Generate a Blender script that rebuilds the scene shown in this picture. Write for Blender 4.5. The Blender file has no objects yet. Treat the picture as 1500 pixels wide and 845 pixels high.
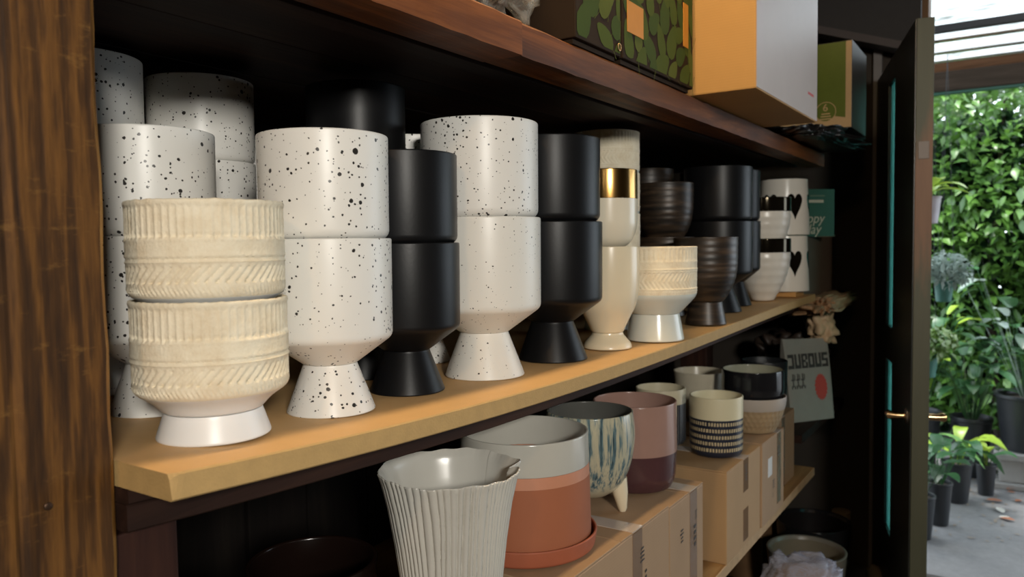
import bpy, bmesh, math, random
from mathutils import Vector, Matrix, noise
import numpy as np

# ------------------------------------------------------------------ camera
C = bpy.context.scene.collection
SC = bpy.context.scene
F_PX = 1124.0                                   # focal length for a 1500 px wide frame
yaw, pit, rol = math.radians(33.5), math.atan(61.5 / F_PX), math.radians(0.85)
f0 = Vector((math.cos(yaw), math.sin(yaw), 0)); r0 = Vector((math.sin(yaw), -math.cos(yaw), 0)); zz = Vector((0, 0, 1))
fw = f0 * math.cos(pit) - zz * math.sin(pit)
u0 = f0 * math.sin(pit) + zz * math.cos(pit)
rc = r0 * math.cos(rol) - u0 * math.sin(rol)
uc = r0 * math.sin(rol) + u0 * math.cos(rol)
cam = bpy.data.cameras.new('camera'); co = bpy.data.objects.new('camera', cam); C.objects.link(co)
co.matrix_world = Matrix(((rc.x, uc.x, -fw.x, 0), (rc.y, uc.y, -fw.y, 0), (rc.z, uc.z, -fw.z, 1.35), (0, 0, 0, 1)))
cam.sensor_width = 36; cam.lens = 36 * F_PX / 1500
cam.clip_start = 0.02; cam.clip_end = 100
cam.dof.use_dof = True; cam.dof.focus_distance = 1.0; cam.dof.aperture_fstop = 7.0
SC.camera = co

# ------------------------------------------------------------------ world, lights, exposure
w = bpy.data.worlds.new('overcast'); SC.world = w; w.use_nodes = True
bg = w.node_tree.nodes['Background']; bg.inputs[0].default_value = (0.80, 0.91, 1.0, 1); bg.inputs[1].default_value = 4.0

def area(name, loc, target, sx, sy, power, col, spread=180):
    l = bpy.data.lights.new(name, 'AREA'); l.shape = 'RECTANGLE'; l.size = sx; l.size_y = sy
    l.energy = power; l.color = col; l.spread = math.radians(spread)
    o = bpy.data.objects.new(name, l); C.objects.link(o); o.location = loc
    d = (Vector(target) - Vector(loc)).normalized()
    x = Vector((1, 0, 0)); x = (x - d * x.dot(d)).normalized(); z = -d; y = z.cross(x)
    o.rotation_euler = Matrix((x, y, z)).transposed().to_euler()
    return o
area('strip_lamp', (1.00, 0.455, 2.40), (1.00, 0.475, 1.30), 1.20, 0.05, 14.0, (1.0, 0.72, 0.40))
area('unseen_key_light', (-1.0, -1.45, 1.93), (0.9, 0.75, 1.35), 0.34, 0.24, 54.0, (1.0, 0.955, 0.87))  # added unseen key source behind the camera; the walls have no window
bl = bpy.data.lights.new('ceiling_bulb', 'POINT'); bl.energy = 14.0; bl.color = (1.0, 0.60, 0.28); bl.shadow_soft_size = 0.05
bo = bpy.data.objects.new('ceiling_bulb', bl); C.objects.link(bo); bo.location = (-0.9, -0.15, 2.25)
sl = bpy.data.lights.new('sun', 'SUN'); sl.energy = 4.0; sl.angle = math.radians(12); sl.color = (1.0, 0.96, 0.88)
so = bpy.data.objects.new('sun', sl); C.objects.link(so); so.rotation_euler = Vector((0.12, 0.22, 1.0)).to_track_quat('Z', 'Y').to_euler()
pl = area('doorway_portal', (3.46, -1.2, 1.2), (0.0, -1.2, 1.2), 3.2, 2.4, 1.0, (1, 1, 1)); pl.data.cycles.is_portal = True
pl.rotation_euler = (math.pi / 2, 0, math.pi / 2)
SC.view_settings.view_transform = 'Standard'; SC.view_settings.look = 'None'
SC.view_settings.gamma = 1; SC.view_settings.use_curve_mapping = False; SC.view_settings.exposure = 0.0
SC.cycles.max_bounces = 8; SC.cycles.transparent_max_bounces = 12; SC.cycles.sample_clamp_indirect = 6
SC.cycles.caustics_reflective = False; SC.cycles.caustics_refractive = False

# ------------------------------------------------------------------ materials
class N:
    def __init__(s, name):
        s.m = bpy.data.materials.new(name); s.m.use_nodes = True; s.t = s.m.node_tree
        s.b = s.t.nodes['Principled BSDF']; s.out = s.t.nodes['Material Output']
    def n(s, typ, props=None, **ins):
        x = s.t.nodes.new(typ)
        for k, v in (props or {}).items(): setattr(x, k, v)
        for k, v in ins.items(): s.set(x, k, v)
        return x
    def set(s, x, k, v):
        i = x.inputs[int(k[1:])] if k[0] == '_' else x.inputs[k]
        if hasattr(v, 'links') or isinstance(v, bpy.types.NodeSocket): s.t.links.new(v, i)
        elif isinstance(v, tuple) and len(v) == 3 and i.type == 'RGBA': i.default_value = (*v, 1)
        else: i.default_value = v
    def math(s, op, a, b=0.0, c=0.0): return s.n('ShaderNodeMath', {'operation': op}, _0=a, _1=b, _2=c).outputs[0]
    def vm(s, op, a, b=(0, 0, 0)): return s.n('ShaderNodeVectorMath', {'operation': op}, _0=a, _1=b).outputs[0]
    def mix(s, fac, a, b):
        x = s.n('ShaderNodeMix', {'data_type': 'RGBA'}); s.set(x, '_0', fac); s.set(x, '_6', a); s.set(x, '_7', b)
        return x.outputs[2]
    def ramp(s, fac, stops, interp='LINEAR'):
        x = s.n('ShaderNodeValToRGB'); s.set(x, '_0', fac); cr = x.color_ramp; cr.interpolation = interp
        while len(cr.elements) < len(stops): cr.elements.new(0.5)
        for e, (p, c) in zip(cr.elements, stops):
            e.position = p; e.color = (*c, 1) if len(c) == 3 else c
        return x.outputs[0]
    def obj(s, jitter=True):
        tc = s.n('ShaderNodeTexCoord').outputs['Object']
        if not jitter: return tc
        r = s.n('ShaderNodeObjectInfo').outputs['Random']
        return s.vm('ADD', tc, s.n('ShaderNodeCombineXYZ', None, _0=s.math('MULTIPLY', r, 7.3), _1=s.math('MULTIPLY', r, 3.1), _2=s.math('MULTIPLY', r, 5.7)).outputs[0])
    def noise(s, vec, scale, detail=4, rough=0.55, dist=0.0):
        return s.n('ShaderNodeTexNoise', None, Vector=vec, Scale=scale, Detail=detail, Roughness=rough, Distortion=dist).outputs[0]
    def bump(s, h, strength=0.3, dist=0.002):
        s.set(s.b, 'Normal', s.n('ShaderNodeBump', None, Strength=strength, Distance=dist, Height=h).outputs[0])
    def scaled(s, v, sc): return s.vm('MULTIPLY', v, sc)
    def base(s, c): s.set(s.b, 'Base Color', c)
    def p(s, **k):
        nm = {'rough': 'Roughness', 'metal': 'Metallic', 'spec': 'Specular IOR Level', 'coat': 'Coat Weight', 'coatr': 'Coat Roughness', 'trans': 'Transmission Weight', 'ior': 'IOR', 'alpha': 'Alpha', 'sheen': 'Sheen Weight'}
        for a, v in k.items(): s.set(s.b, nm[a], v)
        return s

def plain(name, col, rough=0.5, vary=0.12, scale=30, bump=0.0, **k):
    m = N(name); v = m.obj()
    n = m.noise(v, scale)
    m.base(m.mix(n, tuple(c * (1 - vary) for c in col), tuple(min(1, c * (1 + vary)) for c in col)))
    m.p(rough=rough, **k)
    if bump: m.bump(m.noise(v, scale * 6), bump)
    return m.m

def speckle(name, col, amount=1.0):
    m = N(name); v = m.obj()
    wob = m.n('ShaderNodeTexNoise', None, Vector=v, Scale=220.0, Detail=1.0).outputs[1]
    vv = m.vm('ADD', v, m.scaled(m.vm('SUBTRACT', wob, (0.5, 0.5, 0.5)), (0.0018, 0.0018, 0.0018)))
    clump = m.noise(v, 14, 2)
    mask = None
    for sc, rad, pw in ((44, 0.088, 1.6), (95, 0.15, 1.9), (210, 0.20, 1.6)):
        vo = m.n('ShaderNodeTexVoronoi', None, Vector=vv, Scale=float(sc))
        sep = m.n('ShaderNodeSeparateColor', None, Color=vo.outputs['Color']).outputs
        thr = m.math('MULTIPLY', m.math('POWER', sep[0], pw), rad * amount)
        thr = m.math('MULTIPLY', thr, m.math('ADD', m.math('MULTIPLY', clump, 1.6), 0.2))
        d = m.math('DIVIDE', m.math('SUBTRACT', thr, vo.outputs['Distance']), 0.02)
        d = m.n('ShaderNodeClamp', None, Value=d).outputs[0]
        mask = d if mask is None else m.math('MAXIMUM', mask, d)
    tint = m.mix(m.noise(v, 9, 2), col, tuple(c * 0.93 for c in col))
    m.base(m.mix(mask, tint, (0.022, 0.019, 0.016)))
    m.p(rough=0.36, spec=0.42)
    m.bump(m.noise(v, 60, 2), 0.05)
    return m.m

def wood(name, axis, dark, mid, light, rough=0.6, sc=1.0, lo=0.3, hi=0.72, bump=0.35):
    m = N(name); v = m.obj()
    st = [14.0 * sc] * 3; st[axis] = 1.1 * sc
    sv = m.scaled(v, tuple(st))
    g = m.noise(sv, 1.0, 7, 0.62, 1.2)
    st2 = [90.0 * sc] * 3; st2[axis] = 4.0 * sc
    fine = m.noise(m.scaled(v, tuple(st2)), 1.0, 3, 0.6)
    f = m.math('ADD', m.math('MULTIPLY', g, 0.75), m.math('MULTIPLY', fine, 0.25))
    m.base(m.ramp(f, [(lo, dark), ((lo + hi) / 2, mid), (hi, light)]))
    m.p(rough=rough, spec=0.14); m.bump(f, bump, 0.003)
    return m.m

def card(name, col=(0.40, 0.245, 0.12)):
    m = N(name); v = m.obj()
    n = m.noise(v, 8, 3); fl = m.n('ShaderNodeTexWave', {'bands_direction': 'Z'}, Vector=v, Scale=60.0, Distortion=0.6).outputs[1]
    f = m.math('ADD', m.math('MULTIPLY', n, 0.8), m.math('MULTIPLY', fl, 0.12))
    m.base(m.mix(f, tuple(c * 0.84 for c in col), tuple(c * 1.14 for c in col))); m.p(rough=0.62, spec=0.3)
    m.bump(m.noise(v, 40, 3), 0.12)
    return m.m

M = {}
M['speck'] = speckle('speckled_glaze', (0.79, 0.775, 0.73), 1.55)
M['speck_light'] = speckle('sparse_speckled_glaze', (0.79, 0.77, 0.71), 0.95)
M['black'] = plain('matte_black_glaze', (0.0062, 0.0062, 0.0068), 0.38, 0.15, 40, 0.04, spec=0.22)
M['cream_glaze'] = plain('cream_glaze', (0.77, 0.67, 0.48), 0.22, 0.05, 10, spec=0.5)
M['cream_white'] = plain('ivory_glaze', (0.78, 0.71, 0.56), 0.22, 0.04, 10, spec=0.5)
M['white_glaze'] = plain('white_glaze', (0.76, 0.77, 0.77), 0.36, 0.03, 10, spec=0.5)
M['aqua_glaze'] = plain('pale_glaze', (0.66, 0.68, 0.62), 0.2, 0.03, 10, spec=0.5)

def clay():
    m = N('raw_cream_clay'); v = m.obj()
    n = m.noise(v, 45, 6, 0.7); g = m.noise(v, 420, 2)
    m.base(m.ramp(n, [(0.25, (0.68, 0.57, 0.40)), (0.55, (0.79, 0.71, 0.545)), (0.8, (0.84, 0.78, 0.63))]))
    m.p(rough=0.85, spec=0.2)
    h = m.math('ADD', m.math('MULTIPLY', n, 0.5), m.math('MULTIPLY', g, 0.5)); m.bump(h, 0.55, 0.0016)
    return m.m
M['clay'] = clay()
def brownrib():
    m = N('bronze_brown_glaze'); v = m.obj()
    st = m.noise(m.scaled(v, (8, 8, 95)), 1.0, 4, 0.6)
    m.base(m.ramp(st, [(0.3, (0.010, 0.009, 0.008)), (0.5, (0.030, 0.020, 0.013)), (0.72, (0.085, 0.055, 0.033))]))
    m.p(rough=0.40, spec=0.45, metal=0.1); m.bump(st, 0.2)
    return m.m
M['brownrib'] = brownrib()
M['gold'] = plain('bronze_gold_lustre', (0.46, 0.26, 0.08), 0.20, 0.05, 8, metal=1.0)
M['dark_lustre'] = plain('dark_bronze_lustre', (0.055, 0.045, 0.03), 0.08, 0.1, 8, metal=0.9)
M['mdf'] = plain('mdf', (0.62, 0.385, 0.17), 0.6, 0.10, 22, 0.10, spec=0.3)
M['mdf_edge'] = plain('mdf_edge', (0.44, 0.285, 0.11), 0.75, 0.16, 60, 0.25)
M['post'] = wood('weathered_brown_post', 2, (0.007, 0.004, 0.002), (0.036, 0.016, 0.0055), (0.13, 0.058, 0.015), 0.55, 1.3, 0.32, 0.72, 0.5)
def postwood():
    m = N('weathered_brown_post'); v = m.obj(False)
    wv = m.n('ShaderNodeTexWave', {'bands_direction': 'X', 'wave_profile': 'SIN'}, Vector=m.scaled(v, (1, 1, 0.10)), Scale=16.0, Distortion=11.0, Detail=4.0)
    m.set(wv, 'Detail Scale', 2.2); m.set(wv, 'Detail Roughness', 0.6)
    n = m.noise(m.scaled(v, (40, 40, 7)), 1.0, 6, 0.7, 0.5); fine = m.noise(m.scaled(v, (260, 260, 9)), 1.0, 3, 0.6)
    sc = m.noise(m.scaled(v, (20, 20, 55)), 1.0, 5, 0.75)
    f = m.math('ADD', m.math('MULTIPLY', wv.outputs[1], 0.20), m.math('ADD', m.math('MULTIPLY', n, 0.50), m.math('MULTIPLY', fine, 0.30)))
    worn = m.n('ShaderNodeMapRange', None, Value=sc, _1=0.60, _2=0.74).outputs[0]
    base = m.ramp(f, [(0.28, (0.018, 0.008, 0.003)), (0.47, (0.062, 0.026, 0.006)), (0.70, (0.165, 0.071, 0.014))])
    m.base(m.mix(m.math('MULTIPLY', worn, 0.55), base, (0.23, 0.115, 0.028)))
    m.p(rough=0.72, spec=0.25); m.bump(f, 0.7, 0.003); return m.m
M['post'] = postwood()
M['darkwood'] = wood('dark_stained_wood', 0, (0.008, 0.004, 0.003), (0.026, 0.012, 0.008), (0.055, 0.024, 0.013), 0.65)
M['redwood'] = wood('red_brown_plank', 0, (0.028, 0.010, 0.005), (0.130, 0.042, 0.012), (0.31, 0.105, 0.026), 0.5, 1.2)
M['brownv'] = wood('brown_upright', 2, (0.012, 0.005, 0.004), (0.034, 0.014, 0.010), (0.06, 0.024, 0.014), 0.6)
M['wallwood'] = wood('black_brown_boards', 2, (0.004, 0.003, 0.0025), (0.008, 0.006, 0.005), (0.016, 0.012, 0.009), 0.85)
M['card'] = card('cardboard', (0.37, 0.245, 0.145))
M['card2'] = card('cardboard_lamplit', (0.47, 0.25, 0.075))  # warm lamplight put into the ochre cardboard colour
M['card3'] = card('cardboard_tan', (0.40, 0.255, 0.13))
M['tape'] = plain('brown_tape', (0.20, 0.125, 0.075), 0.16, 0.12, 20, spec=0.6)
M['cleartape'] = plain('clear_tape', (0.50, 0.43, 0.38), 0.12, 0.05, 20, spec=0.7)
M['ink'] = plain('black_ink', (0.03, 0.026, 0.022), 0.6)
M['paper'] = plain('white_label_paper', (0.62, 0.62, 0.60), 0.6, 0.05)
M['room'] = plain('dark_room_boards', (0.035, 0.027, 0.020), 0.8)
M['floor'] = plain('dark_concrete', (0.07, 0.06, 0.052), 0.7, 0.3, 4, 0.2)

# ------------------------------------------------------------------ geometry helpers
def mesh(name, verts, faces, mats, smooth=True, mi=None):
    me = bpy.data.meshes.new(name); me.from_pydata([tuple(v) for v in verts], [], [tuple(f) for f in faces]); me.update()
    for m in (mats if isinstance(mats, (list, tuple)) else [mats]): me.materials.append(m)
    me.polygons.foreach_set('use_smooth', [smooth] * len(me.polygons))
    if mi is not None: me.polygons.foreach_set('material_index', list(mi))
    me.update()
    if smooth: me.set_sharp_from_angle(angle=0.75)
    return me
def link(name, data, parent=None, loc=(0, 0, 0), rot=(0, 0, 0)):
    o = bpy.data.objects.new(name, data); C.objects.link(o); o.location = loc; o.rotation_euler = rot
    if parent: o.parent = parent
    return o
def tag(o, label, cat, group=None, kind=None):
    o['label'] = label; o['category'] = cat
    if group: o['group'] = group
    if kind: o['kind'] = kind
    return o
def thing(name, label, cat, loc=(0, 0, 0), rz=0.0, group=None):
    o = link(name, None, None, loc, (0, 0, rz)); o.empty_display_size = 0.02
    return tag(o, label, cat, group)
def struct(name, me, loc=(0, 0, 0), rot=(0, 0, 0), parent=None):
    o = link(name, me, parent, loc, rot)
    if not parent: o['kind'] = 'structure'
    return o
def copy_thing(o, label, loc, rz=0.0, scale=None):
    c = o.copy(); C.objects.link(c); c.location = loc; c.rotation_euler = (0, 0, rz); c['label'] = label
    if scale: c.scale = scale
    for ch in list(o.children):
        d = ch.copy(); C.objects.link(d); d.parent = c
        for g in list(ch.children):
            e = g.copy(); C.objects.link(e); e.parent = d
    return c

def fillet(pts, n=5):
    """pts: (r, z[, fillet]) -> smooth polyline"""
    out = []
    for i, p in enumerate(pts):
        rad = p[2] if len(p) > 2 else 0
        P = Vector((p[0], p[1]))
        if rad <= 0 or i in (0, len(pts) - 1): out.append(P); continue
        A = Vector(pts[i - 1][:2]); B = Vector(pts[i + 1][:2])
        a = (A - P); b = (B - P); d = min(rad, a.length * 0.49, b.length * 0.49)
        a = P + a.normalized() * d; b = P + b.normalized() * d
        for k in range(n + 1):
            t = k / n; out.append(a * (1 - t) ** 2 + P * 2 * t * (1 - t) + b * t * t)
    return [(max(0.0, q.x), q.y) for q in out]
def lathe(name, pts, mats, seg=72, n=5, disp=None, mi=None, sub=None):
    pr = fillet(pts, n)
    if sub:                                                          # subdivide long spans
        q = [pr[0]]
        for a, b in zip(pr, pr[1:]):
            k = max(1, int(math.hypot(b[0] - a[0], b[1] - a[1]) / sub))
            q += [(a[0] + (b[0] - a[0]) * j / k, a[1] + (b[1] - a[1]) * j / k) for j in range(1, k + 1)]
        pr = q
    V = []; Fc = []; MI = []; rows = []
    for r, z in pr:
        if r < 1e-6: rows.append([len(V)]); V.append((0, 0, z)); continue
        row = []
        for k in range(seg):
            a = 2 * math.pi * k / seg; rr, dz = r, z
            if disp: rr, dz = disp(r, z, a)
            row.append(len(V)); V.append((rr * math.cos(a), rr * math.sin(a), dz))
        rows.append(row)
    for i in range(len(rows) - 1):
        A, B = rows[i], rows[i + 1]; m = mi(pr[i], pr[i + 1]) if mi else 0
        for k in range(seg):
            k2 = (k + 1) % seg
            if len(A) == 1 and len(B) == 1: break
            if len(A) == 1: Fc.append((A[0], B[k2], B[k]))
            elif len(B) == 1: Fc.append((A[k], A[k2], B[0]))
            else: Fc.append((A[k], A[k2], B[k2], B[k]))
            MI.append(m)
    return mesh(name, V, Fc, mats, True, MI)
def boxverts(x0, x1, y0, y1, z0, z1): return [(x, y, z) for z in (z0, z1) for y in (y0, y1) for x in (x0, x1)]
BF = [(0, 2, 3, 1), (4, 5, 7, 6), (0, 1, 5, 4), (2, 6, 7, 3), (0, 4, 6, 2), (1, 3, 7, 5)]
def boxmesh(name, x0, x1, y0, y1, z0, z1, mat, bevel=0.0, smooth=False):
    bm = bmesh.new(); vs = [bm.verts.new(v) for v in boxverts(x0, x1, y0, y1, z0, z1)]
    for f in BF: bm.faces.new([vs[i] for i in f])
    if bevel: bmesh.ops.bevel(bm, geom=list(bm.edges), offset=bevel, segments=2, affect='EDGES', profile=0.6)
    bmesh.ops.recalc_face_normals(bm, faces=bm.faces)
    me = bpy.data.meshes.new(name); bm.to_mesh(me); bm.free(); me.materials.append(mat)
    if smooth: me.polygons.foreach_set('use_smooth', [True] * len(me.polygons))
    return me
def tubemesh(name, pts, rad, mat, seg=8, cap=True):
    V = []; Fc = []; P = [Vector(p) for p in pts]; n = len(P)
    rads = rad if isinstance(rad, (list, tuple)) else [rad] * n
    for i, p in enumerate(P):
        d = (P[min(i + 1, n - 1)] - P[max(i - 1, 0)]).normalized()
        up = Vector((0, 0, 1)) if abs(d.z) < 0.9 else Vector((1, 0, 0))
        a = d.cross(up).normalized(); b = d.cross(a)
        for k in range(seg):
            t = 2 * math.pi * k / seg; V.append(p + (a * math.cos(t) + b * math.sin(t)) * rads[i])
    for i in range(n - 1):
        for k in range(seg):
            k2 = (k + 1) % seg; Fc.append((i * seg + k, i * seg + k2, (i + 1) * seg + k2, (i + 1) * seg + k))
    if cap: Fc.append(tuple(range(seg))[::-1]); Fc.append(tuple((n - 1) * seg + k for k in range(seg)))
    return mesh(name, V, Fc, mat)
def blob(name, size, mat, seed=0, amp=0.25, freq=2.0, sub=5, power=0.6, flat=True, fine=0.08):
    """crumpled rounded-box sheet of film or paper resting on z=0"""
    bm = bmesh.new(); bmesh.ops.create_icosphere(bm, subdivisions=sub, radius=1.0)
    off = Vector((seed * 3.7, seed * 1.3, seed * 2.1))
    for v in bm.verts:
        c = v.co.normalized()
        q = Vector([math.copysign(abs(x) ** power, x) for x in c])
        k = 1 + amp * (abs(noise.noise(c * freq + off)) * 2 - 0.5) + fine * (abs(noise.noise(c * freq * 4 + off)) * 2 - 0.4)
        v.co = Vector((q.x * size[0] / 2, q.y * size[1] / 2, q.z * size[2] / 2)) * k
    z0 = min(v.co.z for v in bm.verts)
    for v in bm.verts: v.co.z = max(v.co.z - z0 - (0.04 * size[2] if flat else 0), 0)
    me = bpy.data.meshes.new(name); bm.to_mesh(me); bm.free(); me.materials.append(mat)
    me.polygons.foreach_set('use_smooth', [True] * len(me.polygons)); return me
def smooth_noise(t, s): return noise.noise(Vector((t, s, 0.37)))

CZ = (-0.012959566769353927, 0.07365831879872786, -0.11411576297685602, 1.2076221669482334)
def shelf_z(x):
    x = min(max(x, 0.2), 2.65); return ((CZ[0] * x + CZ[1]) * x + CZ[2]) * x + CZ[3]

# ------------------------------------------------------------------ the room
struct('floor', boxmesh('floor', -2.6, 3.45, -3.0, 1.4, -0.1, 0, M['floor']))
struct('ceiling', boxmesh('ceiling', -2.7, 3.55, -3.1, 1.5, 2.75, 2.85, M['room']))
struct('wall_left', boxmesh('wall_left', -2.7, -2.6, -3.0, 1.4, 0, 2.75, M['room']))
struct('wall_front', boxmesh('wall_front', -2.6, 3.55, -3.1, -3.0, 0, 2.75, M['room']))
wb = struct('wall_back', boxmesh('wall_back', -2.6, 3.55, 1.36, 1.46, 0, 2.75, M['wallwood']))
random.seed(4)
x = -0.2; k = 0
while x < 3.35:
    wd = random.uniform(0.15, 0.2)
    p = struct('plank', boxmesh('plank', 0, min(wd - 0.006, 3.42 - x), 0, 0.02, 0, 2.72, M['wallwood'], 0.003), (x, 1.338 - random.uniform(0, 0.006), 0.01), parent=wb)
    x += wd
# far wall, open on the garden side
V = []; Fc = []
for b in ((3.42, 3.52, 0.47, 1.4, 0, 2.75), (3.42, 3.52, -3.0, -2.75, 0, 2.75), (3.42, 3.52, -2.75, 0.47, 2.45, 2.75), (3.42, 3.52, 0.352, 0.47, 1.99, 2.45)):
    i = len(V); V += boxverts(*b); Fc += [tuple(a + i for a in f) for f in BF]
struct('wall_right', mesh('wall_right', V, Fc, M['room'], False))
struct('trim_1', boxmesh('trim_1', 3.36, 3.46, 0.305, 0.350, 0, 2.62, plain('door_post_brown', (0.17, 0.085, 0.035), 0.6)), (0, 0, 0))
struct('trim_2', boxmesh('trim_2', 3.395, 3.44, 0.470, 0.500, 0, 2.3, plain('grey_trim_paint', (0.17, 0.165, 0.17), 0.5)))

# ------------------------------------------------------------------ shelving
def post():
    nz, ny = 90, 3; V = []; Fc = []
    def edge(z): return 0.3405 + 0.0022 * smooth_noise(z * 9, 1.0) + 0.0016 * smooth_noise(z * 40, 2.0) + 0.0008 * smooth_noise(z * 140, 5.0)
    ring = []
    for i in range(nz + 1):
        z = 2.6 * i / nz if not 1 else 0.0 + i * (2.6 / nz)
        z = i * 2.6 / nz; e = edge(z); ch = 0.0045 + 0.003 * abs(smooth_noise(z * 22, 9.0))
        f = 0.0012 * smooth_noise(z * 18, 3.0)
        prof = [(0.14, 0.76), (0.14, 0.632), (0.150, 0.622), (0.262, 0.620 + f), (0.266, 0.6225), (0.272, 0.620 - f), (0.305, 0.6198 + f), (e - ch, 0.620), (e, 0.620 + ch), (e + 0.001, 0.69), (e - 0.002, 0.76)]
        ring.append([len(V) + k for k in range(len(prof))]); V += [(a, b, z) for a, b in prof]
    n = len(ring[0]); MI = []
    for i in range(nz):
        for k in range(n):
            k2 = (k + 1) % n; Fc.append((ring[i][k], ring[i][k2], ring[i + 1][k2], ring[i + 1][k])); MI.append(1 if k == 7 else 0)
    Fc.append(tuple(ring[-1])); MI.append(0)
    worn = wood('worn_orange_wood_edge', 2, (0.05, 0.02, 0.006), (0.28, 0.13, 0.03), (0.50, 0.26, 0.07), 0.55, 3.0, 0.35, 0.62)
    return mesh('post', V, Fc, [M['post'], worn], False, MI)
t = thing('shelf_upright', 'thick rough brown wooden post at the left edge of the shelving', 'post', (0, 0, 0))
link('timber', post(), t)
link('screw', lathe('screw', [(0, 0), (0.003, 0, 0.001), (0.0035, 0.002, 0.001), (0, 0.003)], plain('rusty_steel', (0.10, 0.06, 0.04), 0.4, metal=0.8), 12), t, (0.2855, 0.6205, 1.156), (math.pi / 2, 0, 0))

def sagboard(name, x0, x1, y0, y1, zf, th, mats, nx=60, chip=None):
    V = []; Fc = []; MI = []
    b = 0.0015
    xs = [x0, x0 + 0.003, x0 + 0.007, x0 + 0.012] + [x0 + (x1 - x0) * i / nx for i in range(1, nx + 1)]; nx = len(xs) - 1
    for i, x in enumerate(xs):
        z = zf(x)
        j = 0.0006 * smooth_noise(x * 30, 7.0)
        y = y0 + j
        sec = [(y, z - b), (y + b, z), (y1, z), (y1, z - th), (y + b, z - th), (y, z - th + b)]
        if chip and i < 3: c = (0.0055, 0.0035, 0.0015)[i]; sec[0] = (y + c * 0.5, z - c); sec[1] = (y + c, z - c * 0.15)
        V += [(x, a, c) for a, c in sec]
    n = 6
    for i in range(nx):
        for k in range(n):
            k2 = (k + 1) % n; Fc.append((i * n + k, (i + 1) * n + k, (i + 1) * n + k2, i * n + k2)); MI.append(0 if k in (1, 2, 3) else 1)
    Fc.append(tuple(range(n))); MI.append(1); Fc.append(tuple(nx * n + k for k in range(n))[::-1]); MI.append(1)
    me = mesh(name, V, Fc, mats, False, MI)
    bm = bmesh.new(); bm.from_mesh(me); bmesh.ops.recalc_face_normals(bm, faces=bm.faces); bm.to_mesh(me); bm.free(); return me
tag(link('shelf_board', sagboard('shelf_board', 0.3445, 2.612, 0.55, 1.33, shelf_z, 0.0225, [M['mdf'], M['mdf_edge']], chip=True)),
    'pale raw fibreboard shelf carrying the goblet pots, sagging in the middle', 'shelf')
t = thing('shelf_beam', 'dark stained double beam under the front of the fibreboard shelf', 'beam')
link('rail', sagboard('rail', 0.3445, 2.60, 0.612, 0.66, lambda x: shelf_z(x) - 0.0235, 0.0125, [M['darkwood'], M['darkwood']], 30), t)
link('rail', sagboard('rail', 0.3445, 2.60, 0.615, 0.66, lambda x: shelf_z(x) - 0.0368, 0.0235, [M['darkwood'], M['darkwood']], 30), t)
tag(link('shelf_side_board', boxmesh('shelf_side_board', 0.345, 0.405, 0.640, 0.69, 0.611, 1.108, M['brownv'], 0.002)), 'dark red brown upright board under the left end of the fibreboard shelf', 'board')
# lower shelf
tag(link('shelf_board', sagboard('shelf_board_low', 0.3445, 2.615, 0.55, 1.33, lambda x: 0.61, 0.026, [wood('pale_pine_shelf', 0, (0.20, 0.11, 0.045), (0.34, 0.20, 0.085), (0.46, 0.29, 0.13), 0.6), plain('chipped_pine_edge', (0.40, 0.26, 0.13), 0.7, 0.3, 40)], 60, True)),
    'lower pine shelf with a chipped front edge under the cardboard boxes', 'shelf')
# upper shelf
ush = thing('upper_shelf', 'red brown plank shelf above the pots holding the leafy boxes', 'shelf')
def roughplank(name, x0, x1, y0, y1, z0, z1, mat, seed):
    nx = max(4, int((x1 - x0) / 0.03)); V = []; Fc = []
    for i in range(nx + 1):
        x = x0 + (x1 - x0) * i / nx
        a = 0.0012 * smooth_noise(x * 14, seed); b = 0.0016 * smooth_noise(x * 25, seed + 4); c = 0.003 + 0.002 * smooth_noise(x * 40, seed + 8)
        V += [(x, y0 + a, z0 + b), (x, y0 + a, z1 - c), (x, y0 + a + c, z1 + a), (x, y1, z1), (x, y1, z0)]
    for i in range(nx):
        for k in range(5):
            k2 = (k + 1) % 5; Fc.append((i * 5 + k, i * 5 + k2, (i + 1) * 5 + k2, (i + 1) * 5 + k))
    Fc.append((4, 3, 2, 1, 0)); Fc.append(tuple(nx * 5 + k for k in range(5)))
    me = mesh(name, V, Fc, mat, False)
    bm = bmesh.new(); bm.from_mesh(me); bmesh.ops.recalc_face_normals(bm, faces=bm.faces); bm.to_mesh(me); bm.free(); return me
link('front_plank', roughplank('front_plank', 0.3455, 0.862, 0.549, 0.612, 1.600, 1.646, M['redwood'], 1.0), ush)
link('front_plank', roughplank('front_plank', 0.864, 2.74, 0.552, 0.612, 1.601, 1.645, M['redwood'], 6.0), ush)
for i in range(4):
    y0 = 0.614 + i * 0.18
    link('plank', boxmesh('plank', 0.3455, 2.74, y0, y0 + 0.177, 1.613 + 0.001 * (i % 2), 1.644, M['darkwood'], 0.002), ush)
link('batten', boxmesh('batten', 0.3455, 2.74, 0.640, 0.675, 1.606, 1.6128, M['darkwood'], 0.001), ush)
# shelving uprights at the back / far end
tag(link('shelf_upright', boxmesh('shelf_upright_far', 2.665, 2.735, 0.93, 1.03, 0, 1.6055, M['brownv'], 0.004)), 'dark brown wooden post standing behind the heart mugs', 'post')
tag(link('shelf_upright', boxmesh('shelf_upright_left', 0.22, 0.30, 1.18, 1.28, 0, 1.6055, M['brownv'], 0.004)), 'dark rear post hidden in shade behind the speckled pots at left', 'post')
t = tag(link('bracket', boxmesh('bracket', 1.255, 1.292, 0.985, 1.03, 1.572, 1.6125, plain('raw_wood_block', (0.45, 0.22, 0.06), 0.6), 0.002)), 'small raw wood block under the upper shelf behind the speckled pots', 'block')

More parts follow.
